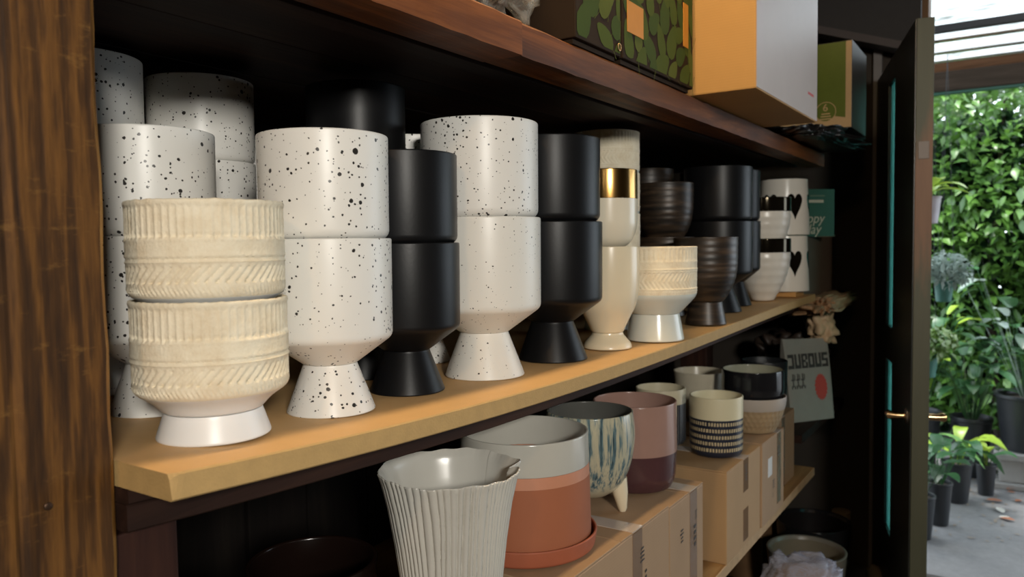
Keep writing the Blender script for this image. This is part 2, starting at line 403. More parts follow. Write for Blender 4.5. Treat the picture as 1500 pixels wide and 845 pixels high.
# ------------------------------------------------------------------ goblet planters
def goblet_parts(s, mat, foot_mat=None, thin=1.0):
    foot_mat = foot_mat or mat
    ft = [(0, 0.0045), (0.043, 0.0045, 0.002), (0.046, 0, 0.002), (0.0510, 0, 0.0045), (0.0310, 0.0535, 0.003), (0.0306, 0.0552), (0, 0.0552)]
    bw = [(0, 0.0552), (0.0306, 0.0552, 0.002), (0.0725, 0.0855, 0.006), (0.0735, 0.198, 0.0035), (0.0690, 0.198, 0.0035), (0.0672, 0.093, 0.012), (0.034, 0.067, 0.012), (0, 0.064)]
    sc = lambda L: [tuple(q * s for q in p) for p in L]
    return lathe('foot', sc(ft), foot_mat, 72), lathe('bowl', sc(bw), mat, 96)
def goblet(label, loc, meshes, group, rz=0.0, name='goblet_planter', scale=None):
    t = thing(name, label, 'planter', loc, rz, group)
    link('bowl', meshes[1], t); link('foot', meshes[0], t)
    if scale: t.scale = scale
    return t
GS = goblet_parts(1.0, M['speck']); GSL = goblet_parts(1.2, M['speck']); GSLs = goblet_parts(1.2, M['speck_light'])
GB = goblet_parts(1.0, M['black']); GBL = goblet_parts(1.19, M['black'])
PM, PL = 0.1165, 0.1398
gs, gb = 'speckled white goblet planters', 'matte black goblet planters'
def at(x, y, k=0, pitch=0): return (x, y, 0.55 * shelf_z(x) + 0.45 * max(shelf_z(x - 0.055), shelf_z(x), shelf_z(x + 0.055)) + 0.0006 + k * pitch)
# E : speckled stack in front
goblet('white black-speckled goblet standing on the shelf right of the carved cream bowls', at(0.621, 0.6655), GS, gs, 0.4)
goblet('white speckled goblet nested on the one right of the carved cream bowls', at(0.6205, 0.667, 1, PM), GS, gs, 2.1)
# back-left speckled stack
goblet('white speckled goblet on the shelf beside the brown post, behind the carved bowls', at(0.5036, 0.826), GS, gs, 1.0)
goblet('white speckled goblet on top of the pair beside the brown post', at(0.503, 0.827, 1, PM), GS, gs, 3.3)
# tall shaded stacks of three at the back left
for k, s in enumerate(('bottom', 'middle', 'top')):
    goblet('shaded speckled back row goblet at the post edge, %s of its stack of three' % s, at(0.53, 1.012, k, PM), GS, gs, 0.7 + k)
for k, s in enumerate(('bottom', 'middle', 'half lit top')):
    goblet('speckled back row goblet right of the post, %s of its stack of three' % s, at(0.690, 0.992, k, PM), GS, gs, 2.7 + k * 1.3)
# far back pair between the front stacks
for k, s in enumerate(('lower', 'upper')):
    goblet('speckled goblet at the back between the left speckled stacks, %s of its pair' % s, at(0.878, 1.142, k, PL), GSL, gs, 0.2 + k)
for k, s in enumerate(('lower', 'upper')):
    goblet('speckled goblet at the back, a sliver beside the tall black stack, %s of pair' % s, at(1.010, 0.872, k, PL), GSL, gs, 4.2 + k)
# I : larger speckled stack
goblet('large sparsely speckled white goblet on the shelf between two black goblet stacks', at(0.947, 0.6788), GSLs, gs, 0.9)
goblet('large densely speckled white goblet on top of the stack between two black ones', at(0.9445, 0.680, 1, PL), GSL, gs, 5.0)
# blacks
goblet('matte black goblet on the shelf right of the front speckled goblet', at(0.780, 0.688), GB, gb)
goblet('matte black goblet on top of the pair right of the front speckled goblets', at(0.779, 0.689, 1, PM), GB, gb)
for k, s in enumerate(('bottom', 'middle', 'top')):
    goblet('matte black goblet in the tall back stack, %s of three, sheen on its side' % s, at(0.843, 0.834, k, PM), GB, gb)
goblet('large matte black goblet on the shelf left of the cream footed bowl', at(1.1437, 0.6739), GBL, gb)
goblet('large matte black goblet on top of the pair left of the gold banded pot', at(1.142, 0.676, 1, PL), GBL, gb)
goblet('large black goblet on the shelf behind the brown ribbed goblet', at(1.990, 0.663), GBL, gb)
goblet('large black goblet on top of the pair behind the brown ribbed goblet', at(1.989, 0.664, 1, PL), GBL, gb)
goblet('slim black goblet on the shelf left of the black banded bowls', at(2.157, 0.677), GBL, gb, scale=(0.86, 0.86, 1.0))
goblet('slim black goblet on top of the pair left of the black banded bowls', at(2.156, 0.678, 1, PL), GBL, gb, scale=(0.86, 0.86, 1.0))

# ------------------------------------------------------------------ carved cream bowls
NST = 62
def ridge(t, c, wd): return max(0.0, 1 - abs(t - c) / wd)
def carve_wide(z0, z1):
    def d(r, z, a):
        t = (z - z0) / (z1 - z0); h = 0.0
        if t < -0.02 or t > 1.02: return r, z
        ph = a * NST / (2 * math.pi) + 0.25 * smooth_noise(a * 3, 1.7)
        jit = noise.noise(Vector((math.floor(ph) * 1.7, 3.1, 0))) * 0.10
        st = 1 - (0.5 - 0.5 * math.cos(2 * math.pi * ph)) ** 3
        edge = noise.noise(Vector((math.cos(a) * 40, math.sin(a) * 40, z * 400)))
        if 0.60 + jit * 0.15 < t < 0.935:
            h -= 0.0009 * st + 0.0014 * st * ridge(t, 0.625, 0.03)
        elif 0.955 < t: h += 0.0006
        h += 0.0009 * ridge(t, 0.58, 0.02) + 0.0013 * ridge(t, 0.415, 0.022) + 0.0010 * ridge(t, 0.350, 0.016) - 0.0008 * ridge(t, 0.38, 0.014)
        if 0.44 < t < 0.56: h += 0.0003
        if 0.125 < t < 0.31:
            p2 = 0.5 + 0.5 * math.cos(2 * math.pi * (ph * 0.85 - (t - 0.2) * 9.0))
            p2 = p2 ** 1.8; h -= 0.0015 * p2 + 0.0014 * p2 * ridge(t, 0.145, 0.03)
        if t < 0.11:
            h += 0.0009 * math.cos(2 * math.pi * (ph * 1.6 + t * 12)) * ridge(t, 0.05, 0.06)
        h += 0.00035 * edge
        return r + h, z + 0.0007 * (t > 0.97) * smooth_noise(a * 14, 2.2)
    return d
def carve_tall(z0, z1):
    def d(r, z, a):
        t = (z - z0) / (z1 - z0); h = 0.0
        if t < -0.02 or t > 1.02: return r, z
        ph = a * 58 / (2 * math.pi) + 0.2 * smooth_noise(a * 3, 4.4)
        st = 0.5 + 0.5 * math.cos(2 * math.pi * ph)
        if 0.70 < t < 0.94: h -= 0.0010 * st
        h += 0.0008 * ridge(t, 0.685, 0.02) + 0.0011 * ridge(t, 0.53, 0.018) + 0.0009 * ridge(t, 0.485, 0.015) + 0.0008 * ridge(t, 0.30, 0.012) + 0.0010 * ridge(t, 0.125, 0.018) + 0.0009 * ridge(t, 0.08, 0.014)
        if 0.31 < t < 0.47: h -= 0.0012 * (0.5 + 0.5 * math.cos(2 * math.pi * (ph - (t - 0.3) * 8)))
        if 0.14 < t < 0.295: h -= 0.0012 * (0.5 + 0.5 * math.cos(2 * math.pi * (ph + (t - 0.3) * 8)))
        h += 0.0003 * noise.noise(Vector((math.cos(a) * 40, math.sin(a) * 40, z * 400)))
        return r + h, z
    return d
def clayglaze(zsplit): return lambda p, q: 0 if (p[1] + q[1]) / 2 > zsplit and p[0] > 0.03 else 1
Wft = lathe('foot', [(0, 0.003), (0.044, 0.003, 0.002), (0.047, 0, 0.002), (0.0535, 0.0005, 0.006), (0.0458, 0.0235, 0.006), (0.0452, 0.026), (0, 0.026)], M['white_glaze'], 80)
Wbw = lathe('bowl', [(0, 0.026), (0.0452, 0.026, 0.004), (0.0545, 0.0365, 0.010), (0.0695, 0.0465, 0.006), (0.0712, 0.054, 0.006), (0.0712, 0.133, 0.002), (0.0675, 0.1335, 0.002), (0.066, 0.058, 0.012), (0.040, 0.034, 0.01), (0, 0.033)], [M['clay'], M['white_glaze']], 496, 4, carve_wide(0.0475, 0.133), lambda p, q: 0 if (p[1] + q[1]) / 2 > 0.0455 else 1, 0.0016)
gc = 'carved cream clay bowls'
def footed(name, label, loc, ms, group, rz=0.0, scale=None, cat='planter'):
    t = thing(name, label, cat, loc, rz, group); link('bowl', ms[0], t); f = link('foot', ms[1], t)
    if scale: t.scale = scale
    return t
footed('footed_bowl', 'carved cream clay bowl on a white glazed foot, nearest on the shelf', at(0.4555, 0.6512), (Wbw, Wft), gc, 0.3)
footed('footed_bowl', 'carved cream clay bowl stacked on top of the nearest white footed one', at(0.4550, 0.6520, 1, 0.0912), (Wbw, Wft), gc, 2.6)
Tft = lathe('foot', [(0, 0.004), (0.048, 0.004, 0.002), (0.051, 0, 0.002), (0.0580, 0.0005, 0.006), (0.0490, 0.050, 0.006), (0.0485, 0.053), (0, 0.053)], M['aqua_glaze'], 72)
Tbw = lathe('bowl', [(0, 0.053), (0.0485, 0.053, 0.003), (0.066, 0.071, 0.012), (0.0825, 0.0895, 0.008), (0.0832, 0.187, 0.002), (0.0795, 0.187, 0.002), (0.078, 0.095, 0.012), (0.045, 0.064, 0.01), (0, 0.062)], [M['clay'], M['aqua_glaze']], 464, 4, carve_tall(0.0925, 0.187), lambda p, q: 0 if (p[1] + q[1]) / 2 > 0.092 else 1, 0.0022)
gt = 'tall chevron carved goblets'
footed('footed_bowl', 'cream goblet with carved chevron bands on a pale glazed foot at the shelf edge', at(1.4462, 0.612), (Tbw, Tft), gt, 1.0)
for k, s in enumerate(('lowest', 'second', 'third', 'topmost')):
    footed('footed_bowl', 'carved cream goblet in the tall stack behind the gold banded pot, %s' % s, at(1.558, 0.775, k, 0.0895), (Tbw, Tft), gt, k * 1.1, (0.90, 0.90, 0.90))

# ------------------------------------------------------------------ cream glazed goblet with a gold banded pot
Kf = lathe('foot', [(0, 0.004), (0.038, 0.004, 0.002), (0.040, 0, 0.002), (0.0465, 0.0005, 0.005), (0.0440, 0.010, 0.008), (0.0300, 0.026, 0.008), (0.0295, 0.030), (0, 0.030)], M['cream_glaze'], 72)
Kb = lathe('bowl', [(0, 0.030), (0.0295, 0.030, 0.003), (0.0405, 0.054, 0.02), (0.0565, 0.085, 0.022), (0.0605, 0.125, 0.02), (0.0608, 0.191, 0.003), (0.0570, 0.191, 0.003), (0.0565, 0.13, 0.02), (0.050, 0.085, 0.02), (0.026, 0.045, 0.015), (0, 0.042)], M['cream_glaze'], 96)
footed('footed_bowl', 'glossy cream goblet with a rounded bowl under the gold banded pot', at(1.3036, 0.6479), (Kb, Kf), None)
def gold(p, q): return 1 if (p[1] + q[1]) / 2 > 0.094 and (p[0] + q[0]) / 2 > 0.0572 else 0
t = thing('banded_pot', 'ivory pot with a wide mirror gold band, nested in the cream goblet', 'planter', at(1.3028, 0.649, 1, 0.187))
link('body', lathe('body', [(0, 0), (0.030, 0, 0.006), (0.0475, 0.012, 0.014), (0.0585, 0.038, 0.016), (0.0592, 0.0915), (0.055, 0.0925), (0.054, 0.04, 0.016), (0.03, 0.008, 0.01), (0, 0.006)], M['cream_white'], 96), t)
link('gold_band', lathe('gold_band', [(0.055, 0.0915), (0.0594, 0.0915, 0.0006), (0.0590, 0.145, 0.002), (0.0555, 0.145, 0.002), (0.0548, 0.0925)], M['gold'], 96), t)

# ------------------------------------------------------------------ brown ribbed goblets
def ribs(r, z, a):
    return (r + 0.0003 * math.sin(z * 420 + 0.4 * math.sin(a)), z) if r > 0.03 else (r, z)
Nf = lathe('foot', [(0, 0.004), (0.038, 0.004, 0.002), (0.041, 0, 0.002), (0.0470, 0.0005, 0.005), (0.0385, 0.045, 0.01), (0.038, 0.052), (0, 0.052)], M['brownrib'], 64)
Nb = lathe('bowl', [(0, 0.052), (0.038, 0.052, 0.004), (0.0465, 0.062, 0.015), (0.0640, 0.092, 0.02), (0.0715, 0.130, 0.02), (0.0725, 0.200, 0.003), (0.0690, 0.200, 0.003), (0.068, 0.13, 0.02), (0.058, 0.092, 0.02), (0.03, 0.063, 0.015), (0, 0.06)], M['brownrib'], 80, 5, ribs, None, 0.0025)
gn = 'brown ribbed goblets'
footed('footed_bowl', 'dark brown ribbed goblet standing alone right of the chevron carved goblet', at(1.7196, 0.603), (Nb, Nf), gn)
footed('footed_bowl', 'brown ribbed goblet mostly hidden behind the chevron carved goblet', at(1.848, 0.752), (Nb, Nf), gn)
footed('footed_bowl', 'brown ribbed goblet nested in the one behind the chevron carved goblet', at(1.847, 0.754, 1, 0.135), (Nb, Nf), gn)
for k, s in enumerate(('bottom', 'middle', 'top')):
    footed('footed_bowl', 'brown goblet in the back stack behind the ribbed pair, %s of three' % s, at(2.045, 0.885, k, 0.094), (Nb, Nf), gn)

# ------------------------------------------------------------------ banded white bowls
Pb = [(0, 0), (0.026, 0, 0.004), (0.031, 0.002, 0.006), (0.0600, 0.050, 0.025), (0.0775, 0.110, 0.025), (0.0785, 0.184, 0.003), (0.0745, 0.184, 0.003), (0.073, 0.11, 0.025), (0.055, 0.052, 0.025), (0.02, 0.01, 0.01), (0, 0.008)]
wr = lambda r, z, a: (r + 0.0006 * math.sin(z * 260), z)
Pm = lathe('body', Pb, [plain('ribbed_white_glaze', (0.74, 0.70, 0.62), 0.28), M['dark_lustre']], 80, 5, wr, lambda p, q: 1 if 0.146 < (p[1] + q[1]) / 2 < 0.176 and p[0] > 0.0755 else 0, 0.003)
Pband = lathe('gold_band', [(0.0780, 0.143), (0.0793, 0.144, 0.0005), (0.0795, 0.181, 0.001), (0.0785, 0.1838, 0.001), (0.076, 0.1838)], M['dark_lustre'], 80)
for k, s in enumerate(('white ribbed bowl with a dark bronze band standing beside the heart mugs', 'white ribbed bowl with a dark bronze band, upper one beside the heart mugs')):
    t = thing('banded_bowl', s, 'planter', at(2.312, 0.636, k, 0.119), 0, 'bronze banded bowls')
    link('body', Pm, t); link('band', Pband, t)

# ------------------------------------------------------------------ heart mugs
def conemug():
    return lathe('body', [(0, 0.002), (0.070, 0.002, 0.002), (0.073, 0, 0.002), (0.0775, 0.001, 0.004), (0.0705, 0.172, 0.003), (0.0665, 0.172, 0.003), (0.072, 0.012, 0.008), (0, 0.008)], plain('white_mug_glaze', (0.72, 0.68, 0.60), 0.22, 0.04), 80)
def heart(ang, zc, hw, hh):
    out = []
    for k in range(40):
        q = 2 * math.pi * k / 40
        hx = 16 * math.sin(q) ** 3; hy = 13 * math.cos(q) - 5 * math.cos(2 * q) - 2 * math.cos(3 * q) - math.cos(4 * q)
        yy = hy / 17.0; yy = yy * 0.75 if yy > 0 else yy * 1.05
        out.append((hx / 16, yy))
    V = []; Fc = []; rings = []
    for s in (1.0, 0.75, 0.5, 0.25):
        rings.append([len(V) + k for k in range(40)])
        for hx, hy in out:
            z = zc + hy * s * hh; r = 0.0775 - 0.007 * z / 0.172 + 0.0007; a = ang + hx * s * hw / r
            V.append((r * math.cos(a), r * math.sin(a), z))
    r = 0.0775 - 0.007 * zc / 0.172 + 0.0007; V.append((r * math.cos(ang), r * math.sin(ang), zc))
    for A, B in zip(rings, rings[1:]):
        for k in range(40): Fc.append((A[k], A[(k + 1) % 40], B[(k + 1) % 40], B[k]))
    for k in range(40): Fc.append((rings[-1][k], rings[-1][(k + 1) % 40], len(V) - 1))
    return mesh('heart', V, Fc, M['dark_lustre'])
mm = conemug(); hx, hy = 2.495, 0.622
block = tag(link('wood_block', boxmesh('wood_block', 2.442, 2.548, 0.572, 0.672, 0, 0.0155, plain('pine_block', (0.52, 0.27, 0.08), 0.6), 0.001), None, (0, 0, shelf_z(2.5) + 0.0015)), 'small pine block under the lower heart mug', 'block')
view = math.atan2(-hy, -hx)
hm = [heart(view + 0.46 + k * 2 * math.pi / 6, 0.098, 0.0255, 0.052) for k in range(6)]
for k, s in enumerate(('white mug with metallic hearts standing on the pine block', 'white mug with metallic hearts, upper one of the pair at the shelf end')):
    t = thing('heart_mug', s, 'mug', (hx, hy, shelf_z(2.5) + 0.0178 + k * 0.1745), 0, 'heart mugs')
    link('body', mm, t)
    for h in hm: link('heart', h, t)

# ------------------------------------------------------------------ boxes on the lower shelf
def carton(name, label, x0, x1, y0, y1, z0, z1, mat, group=None, tape=True, tapex=None, seam=True, tape_parts=((0, 1),), extra=None):
    t = thing(name, label, 'box', ((x0 + x1) / 2, (y0 + y1) / 2, z0), 0, group)
    a, b, h = (x1 - x0) / 2, (y1 - y0) / 2, z1 - z0
    link('carton', boxmesh('carton', -a, a, -b, b, 0, h - 0.0035, mat, 0.0025), t)
    g = 0.0012
    link('flap', boxmesh('flap', -a + 0.0005, -g if seam else a, -b + 0.0003, b - 0.0003, h - 0.0034, h, mat, 0.001), t)
    if seam: link('flap', boxmesh('flap', g, a - 0.0005, -b + 0.0003, b - 0.0003, h - 0.0034, h - 0.0004, mat, 0.001), t)
    if tape:
        tx = 0.0 if tapex is None else tapex
        for (p, q) in tape_parts:
            link('tape', boxmesh('tape', tx - 0.020, tx + 0.020, -b - 0.0006, -b + 0.0002, h * p, h * q - 0.004, M['tape']), t)
        link('tape', boxmesh('tape', tx - 0.020, tx + 0.020, -b - 0.001, b, h - 0.001, h + 0.0007, M['cleartape']), t)
    return t
gb_ = 'cardboard cartons on the lower shelf'
ZL = 0.6104
b1 = carton('carton_box', 'long cardboard carton under the terracotta pot with taped front', 0.945, 1.368, 0.552, 0.808, ZL, 0.851, M['card'], gb_, True, 0.065)
b2 = carton('carton_box', 'narrow cardboard carton under the pink jar, second from the left', 1.371, 1.557, 0.552, 0.93, ZL, 0.846, M['card'], gb_, True, 0.035)
b3 = carton('carton_box', 'cardboard carton under the dashed navy cup, left side warmly lit', 1.707, 1.978, 0.549, 0.93, ZL, 0.828, M['card3'], gb_, True, 0.01, True, ((0.62, 1), (0.06, 0.44)))  # same tan on every side; only the lamps warm the left
b4 = carton('carton_box', 'cardboard carton with a small white label under the stacked bowls', 1.983, 2.200, 0.545, 0.93, ZL, 0.831, M['card'], gb_, True, 0.055, True, ((0.1, 1),))
b5 = carton('carton_box', 'farthest and darkest cardboard carton at the end of the lower shelf', 2.213, 2.490, 0.585, 0.93, ZL, 0.828, M['card'], gb_, True, 0.0)
link('label', boxmesh('label', -0.055, -0.015, -0.1930, -0.1924, 0.118, 0.168, M['paper']), b4)
def inkmarks(t, cx, yf, spots, seed):
    random.seed(seed); V = []; Fc = []
    for (px, pz, wd, hh) in spots:
        for k in range(4):
            z = pz + hh * (k / 4 - 0.5); w2 = wd * random.uniform(0.5, 1)
            i = len(V); V += [(px - w2 / 2, yf, z), (px + w2 / 2, yf, z + 0.002), (px + w2 / 2, yf, z + hh * 0.16), (px - w2 / 2, yf, z + hh * 0.13)]; Fc.append((i, i + 1, i + 2, i + 3))
    o = link('printed_mark', mesh('printed_mark', V, Fc, M['ink'], False), t); o['kind'] = 'stuff'
inkmarks(b1, 0, -0.1290, [(0.065, 0.12, 0.022, 0.07), (0.085, 0.19, 0.02, 0.03), (0.045, 0.13, 0.010, 0.05), (0.10, 0.14, 0.008, 0.04)], 2)
inkmarks(b2, 0, -0.1900, [(0.042, 0.14, 0.018, 0.05), (0.05, 0.18, 0.016, 0.02), (-0.03, 0.16, 0.018, 0.03)], 3)
inkmarks(b3, 0, -0.1914, [(0.012, 0.175, 0.022, 0.03), (0.012, 0.195, 0.025, 0.015)], 4)
inkmarks(b4, 0, -0.1934, [(0.0, 0.09, 0.022, 0.025), (-0.005, 0.06, 0.016, 0.012), (0.05, 0.17, 0.022, 0.03), (0.072, 0.1, 0.012, 0.02)], 5)

# ------------------------------------------------------------------ pots on the lower shelf
# ribbed flared vase
def vase():
    seg = 576; V = []; Fc = []; random.seed(8)
    pitch = [0.0] * seg; k = 0
    while k < seg:
        wd = random.choice((6, 7, 8, 9, 10, 12)); dp = random.uniform(0.55, 1.15)
        for j in range(wd):
            if k + j < seg: pitch[k + j] = dp * (1 - math.sin(math.pi * (j + 0.5) / wd)) ** 1.5
        k += wd
    rows = []
    outer = [(0.062, 0.0), (0.061, 0.10), (0.0625, 0.20), (0.0660, 0.26), (0.0705, 0.295), (0.0770, 0.345), (0.0855, 0.395), (0.0935, 0.428), (0.0975, 0.440)]
    rz = []
    for (r1, z1), (r2, z2) in zip(outer, outer[1:]):
        n = max(2, int((z2 - z1) / 0.008))
        rz += [(r1 + (r2 - r1) * j / n, z1 + (z2 - z1) * j / n, 1.0) for j in range(n)]
    rz += [(0.0975, 0.440, 0.8), (0.0960, 0.4415, 0.2)]
    inner = [(max(0.01, r - 0.0055), z, 0.0) for r, z, _ in rz[::-1] if z > 0.12 and z < 0.436]
    rz = [(0.0, 0.0, 0)] + rz + inner + [(0.0, 0.11, 0)]
    notch = math.radians(-52)
    for r, z, amt in rz:
        if r == 0: rows.append([len(V)]); V.append((0, 0, z)); continue
        row = []
        for k in range(seg):
            a = 2 * math.pi * k / seg
            sh = 5 * math.sin(z * 7 + a * 2) + 22 * z + 3 * smooth_noise(a * 6, z * 10)
            i0 = math.floor(sh); fr = sh - i0
            p0 = pitch[(k + i0) % seg] * (1 - fr) + pitch[(k + i0 + 1) % seg] * fr
            rr = r - 0.0044 * amt * p0 + 0.0010 * smooth_noise(a * 3, z * 6)
            dz = 0.0
            if z > 0.30:
                q = (z - 0.30) / 0.14; da = (a - notch + math.pi) % (2 * math.pi) - math.pi
                dip = math.exp(-(da / 0.10) ** 2); rr *= 1 - 0.15 * q * q * dip; rr *= 1 + 0.05 * q * q * math.exp(-((da - 0.24) / 0.16) ** 2)
                dz = q ** 3 * (0.0010 * math.sin(a * 5) + 0.0007 * math.sin(a * 17 + 1)) - 0.004 * q * dip
            row.append(len(V)); V.append((rr * math.cos(a), rr * math.sin(a), z + dz))
        rows.append(row)
    for A, B in zip(rows, rows[1:]):
        for k in range(seg):
            k2 = (k + 1) % seg
            if len(A) == 1: Fc.append((A[0], B[k2], B[k]))
            elif len(B) == 1: Fc.append((A[k], A[k2], B[0]))
            else: Fc.append((A[k], A[k2], B[k2], B[k]))
    return mesh('ribbed_vase', V, Fc, plain('warm_grey_white_glaze', (0.54, 0.525, 0.475), 0.25, 0.06, 10, spec=0.5))
tag(link('ribbed_vase', vase(), None, (0.8088, 0.6411, 0.6105)), 'flared grey white vase with bark-like ribs and a pinched rim', 'vase')
# terracotta pot
tc = plain('terracotta', (0.35, 0.112, 0.048), 0.7, 0.08, 14, 0.08)
t = thing('terracotta_pot', 'terracotta pot with a white glazed top band standing in its saucer', 'planter', (1.0664, 0.686, 0.8518))
link('body', lathe('body', [(0, 0.006), (0.104, 0.006, 0.004), (0.1105, 0.020, 0.006), (0.1085, 0.1230), (0.1035, 0.1230), (0.103, 0.02, 0.01), (0, 0.014)], tc, 96), t)
link('salmon_band', lathe('salmon_band', [(0.1035, 0.1231), (0.1084, 0.1231), (0.1078, 0.1415), (0.1030, 0.1415)], plain('salmon_glaze', (0.55, 0.24, 0.14), 0.5), 96), t)
link('white_band', lathe('white_band', [(0.1030, 0.1416), (0.1080, 0.1416, 0.001), (0.1070, 0.1935, 0.003), (0.1020, 0.1935, 0.003), (0.1012, 0.1416)], plain('pale_grey_glaze', (0.50, 0.485, 0.43), 0.15, 0.04, spec=0.6), 96), t)
link('saucer', lathe('saucer', [(0, 0), (0.108, 0, 0.004), (0.1160, 0.004, 0.004), (0.1205, 0.030, 0.002), (0.1165, 0.0305, 0.002), (0.1135, 0.0055, 0.003), (0, 0.0045)], plain('terracotta_saucer', (0.36, 0.10, 0.048), 0.6), 96), t)
# striped blue bowl on legs
def streaks():
    m = N('blue_cream_streak_glaze'); v = m.obj(False)
    sv = m.scaled(v, (120, 120, 6)); n = m.noise(sv, 1.0, 4, 0.65); n2 = m.noise(m.scaled(v, (40, 40, 3)), 1.0, 3)
    col = m.ramp(n, [(0.30, (0.020, 0.035, 0.045)), (0.42, (0.10, 0.17, 0.19)), (0.50, (0.40, 0.39, 0.29)), (0.60, (0.50, 0.46, 0.32)), (0.72, (0.07, 0.12, 0.13))])
    z = m.n('ShaderNodeSeparateXYZ', None, Vector=v).outputs[2]
    low = m.n('ShaderNodeMapRange', None, Value=m.math('ADD', z, m.math('MULTIPLY', n2, 0.03)), _1=0.062, _2=0.078).outputs[0]
    m.base(m.mix(low, (0.50, 0.46, 0.33), col)); m.p(rough=0.18, spec=0.6); return m.m
t = thing('legged_planter', 'round planter on three cream legs streaked with blue and teal glaze', 'planter', (1.2667, 0.668, 0.8512))
link('bowl', lathe('bowl', [(0, 0.028), (0.030, 0.030, 0.02), (0.060, 0.052, 0.03), (0.0790, 0.095, 0.03), (0.0855, 0.148, 0.03), (0.0805, 0.191, 0.003), (0.0765, 0.191, 0.003), (0.080, 0.148, 0.03), (0.074, 0.097, 0.03), (0.05, 0.055, 0.02), (0, 0.04)], [streaks(), plain('dark_inside', (0.10, 0.10, 0.09), 0.25)], 96, 5, None, lambda p, q: 1 if q[1] < p[1] - 1e-6 else 0), t)  # inside faces coloured darker than the streaked outside
for k in range(3):
    a = math.radians(-66 + 120 * k); cx, cy = math.cos(a), math.sin(a)
    link('leg', tubemesh('leg', [(cx * 0.050, cy * 0.050, 0.062), (cx * 0.056, cy * 0.056, 0.035), (cx * 0.060, cy * 0.060, 0.006), (cx * 0.060, cy * 0.060, 0.0003)], [0.019, 0.0145, 0.0085, 0.006], M['cream_glaze'], 16), t)
# pink jar
def twotone(name, zs_, lo, hi, rough=0.2, wav=0.0):
    m = N(name); v = m.obj(False); z = m.n('ShaderNodeSeparateXYZ', None, Vector=v).outputs[2]
    if wav: z = m.math('ADD', z, m.math('MULTIPLY', m.noise(v, 20, 2), wav))
    n = m.noise(v, 25, 4)
    f = m.n('ShaderNodeMapRange', None, Value=z, _1=zs_ - 0.0006, _2=zs_ + 0.0006).outputs[0]
    m.base(m.mix(f, m.mix(n, tuple(c * 0.8 for c in lo), tuple(c * 1.2 for c in lo)), m.mix(n, tuple(c * 0.92 for c in hi), tuple(c * 1.06 for c in hi))))
    m.p(rough=rough, spec=0.55); return m.m
tag(link('pink_jar', lathe('pink_jar', [(0, 0.003), (0.066, 0.003, 0.004), (0.0740, 0.002, 0.008), (0.0835, 0.022, 0.02), (0.0870, 0.075, 0.02), (0.0866, 0.180, 0.003), (0.0825, 0.180, 0.003), (0.082, 0.02, 0.012), (0, 0.014)], twotone('pink_over_plum_glaze', 0.078, (0.075, 0.032, 0.034), (0.34, 0.205, 0.165)), 96), None, (1.4662, 0.667, 0.8470)),
    'dusty pink jar with a dark plum lower half', 'planter')
# navy dashed cup
def dashed():
    m = N('navy_dash_glaze'); v = m.obj(False); s = m.n('ShaderNodeSeparateXYZ', None, Vector=v).outputs
    ang = m.math('ARCTAN2', s[1], s[0])
    row = m.math('DIVIDE', m.math('SUBTRACT', s[2], 0.012), 0.0158)
    fr = m.math('FRACT', row); nr = m.math('FLOOR', row)
    inrow = m.math('MULTIPLY', m.math('GREATER_THAN', fr, 0.26), m.math('LESS_THAN', fr, 0.80))
    inz = m.math('MULTIPLY', m.math('GREATER_THAN', s[2], 0.012), m.math('LESS_THAN', s[2], 0.0885))
    an = m.math('ADD', m.math('MULTIPLY', ang, 9.6), m.math('ADD', m.math('MULTIPLY', nr, 0.37), m.math('MULTIPLY', m.noise(v, 90, 2), 0.55)))
    da = m.math('LESS_THAN', m.math('FRACT', an), 0.62)
    d = m.math('MULTIPLY', m.math('MULTIPLY', inrow, inz), da)
    top = m.math('GREATER_THAN', s[2], 0.093)
    f = m.math('MAXIMUM', d, top)
    m.base(m.mix(f, (0.018, 0.022, 0.038), m.mix(top, (0.52, 0.43, 0.26), (0.68, 0.62, 0.42)))); m.p(rough=0.3, spec=0.5); return m.m
cupm = [(0, 0.003), (0.052, 0.003, 0.003), (0.0575, 0, 0.006), (0.0645, 0.010, 0.008), (0.0650, 0.146, 0.004), (0.0600, 0.146, 0.004), (0.0595, 0.014, 0.01), (0, 0.01)]
tag(link('dashed_cup', lathe('dashed_cup', cupm, dashed(), 96), None, (1.8556, 0.624, 0.8292)), 'cream cup ringed with rows of navy dashes on a carton', 'planter')
def vstripe():
    m = N('navy_stripe_glaze'); v = m.obj(False); s = m.n('ShaderNodeSeparateXYZ', None, Vector=v).outputs
    a = m.math('FRACT', m.math('MULTIPLY', m.math('ARCTAN2', s[1], s[0]), 7.0))
    st = m.math('LESS_THAN', a, 0.22); top = m.math('GREATER_THAN', s[2], 0.108)
    m.base(m.mix(top, m.mix(st, (0.015, 0.018, 0.026), (0.16, 0.16, 0.15)), (0.60, 0.54, 0.38))); m.p(rough=0.3); return m.m
tag(link('striped_cup', lathe('striped_cup', cupm, vstripe(), 80), None, (1.885, 0.783, 0.8292)), 'cream cup with navy upright stripes half hidden behind the pink jar', 'planter')
tag(link('cream_bowl', lathe('cream_bowl', [(0, 0.002), (0.040, 0.002, 0.003), (0.046, 0, 0.006), (0.068, 0.040, 0.03), (0.0770, 0.141, 0.003), (0.0725, 0.141, 0.003), (0.063, 0.042, 0.03), (0, 0.012)], plain('stone_cream_glaze', (0.52, 0.47, 0.36), 0.22), 80), None, (2.200, 0.790, 0.8324)), 'cream glazed bowl behind the dashed navy cup', 'bowl')
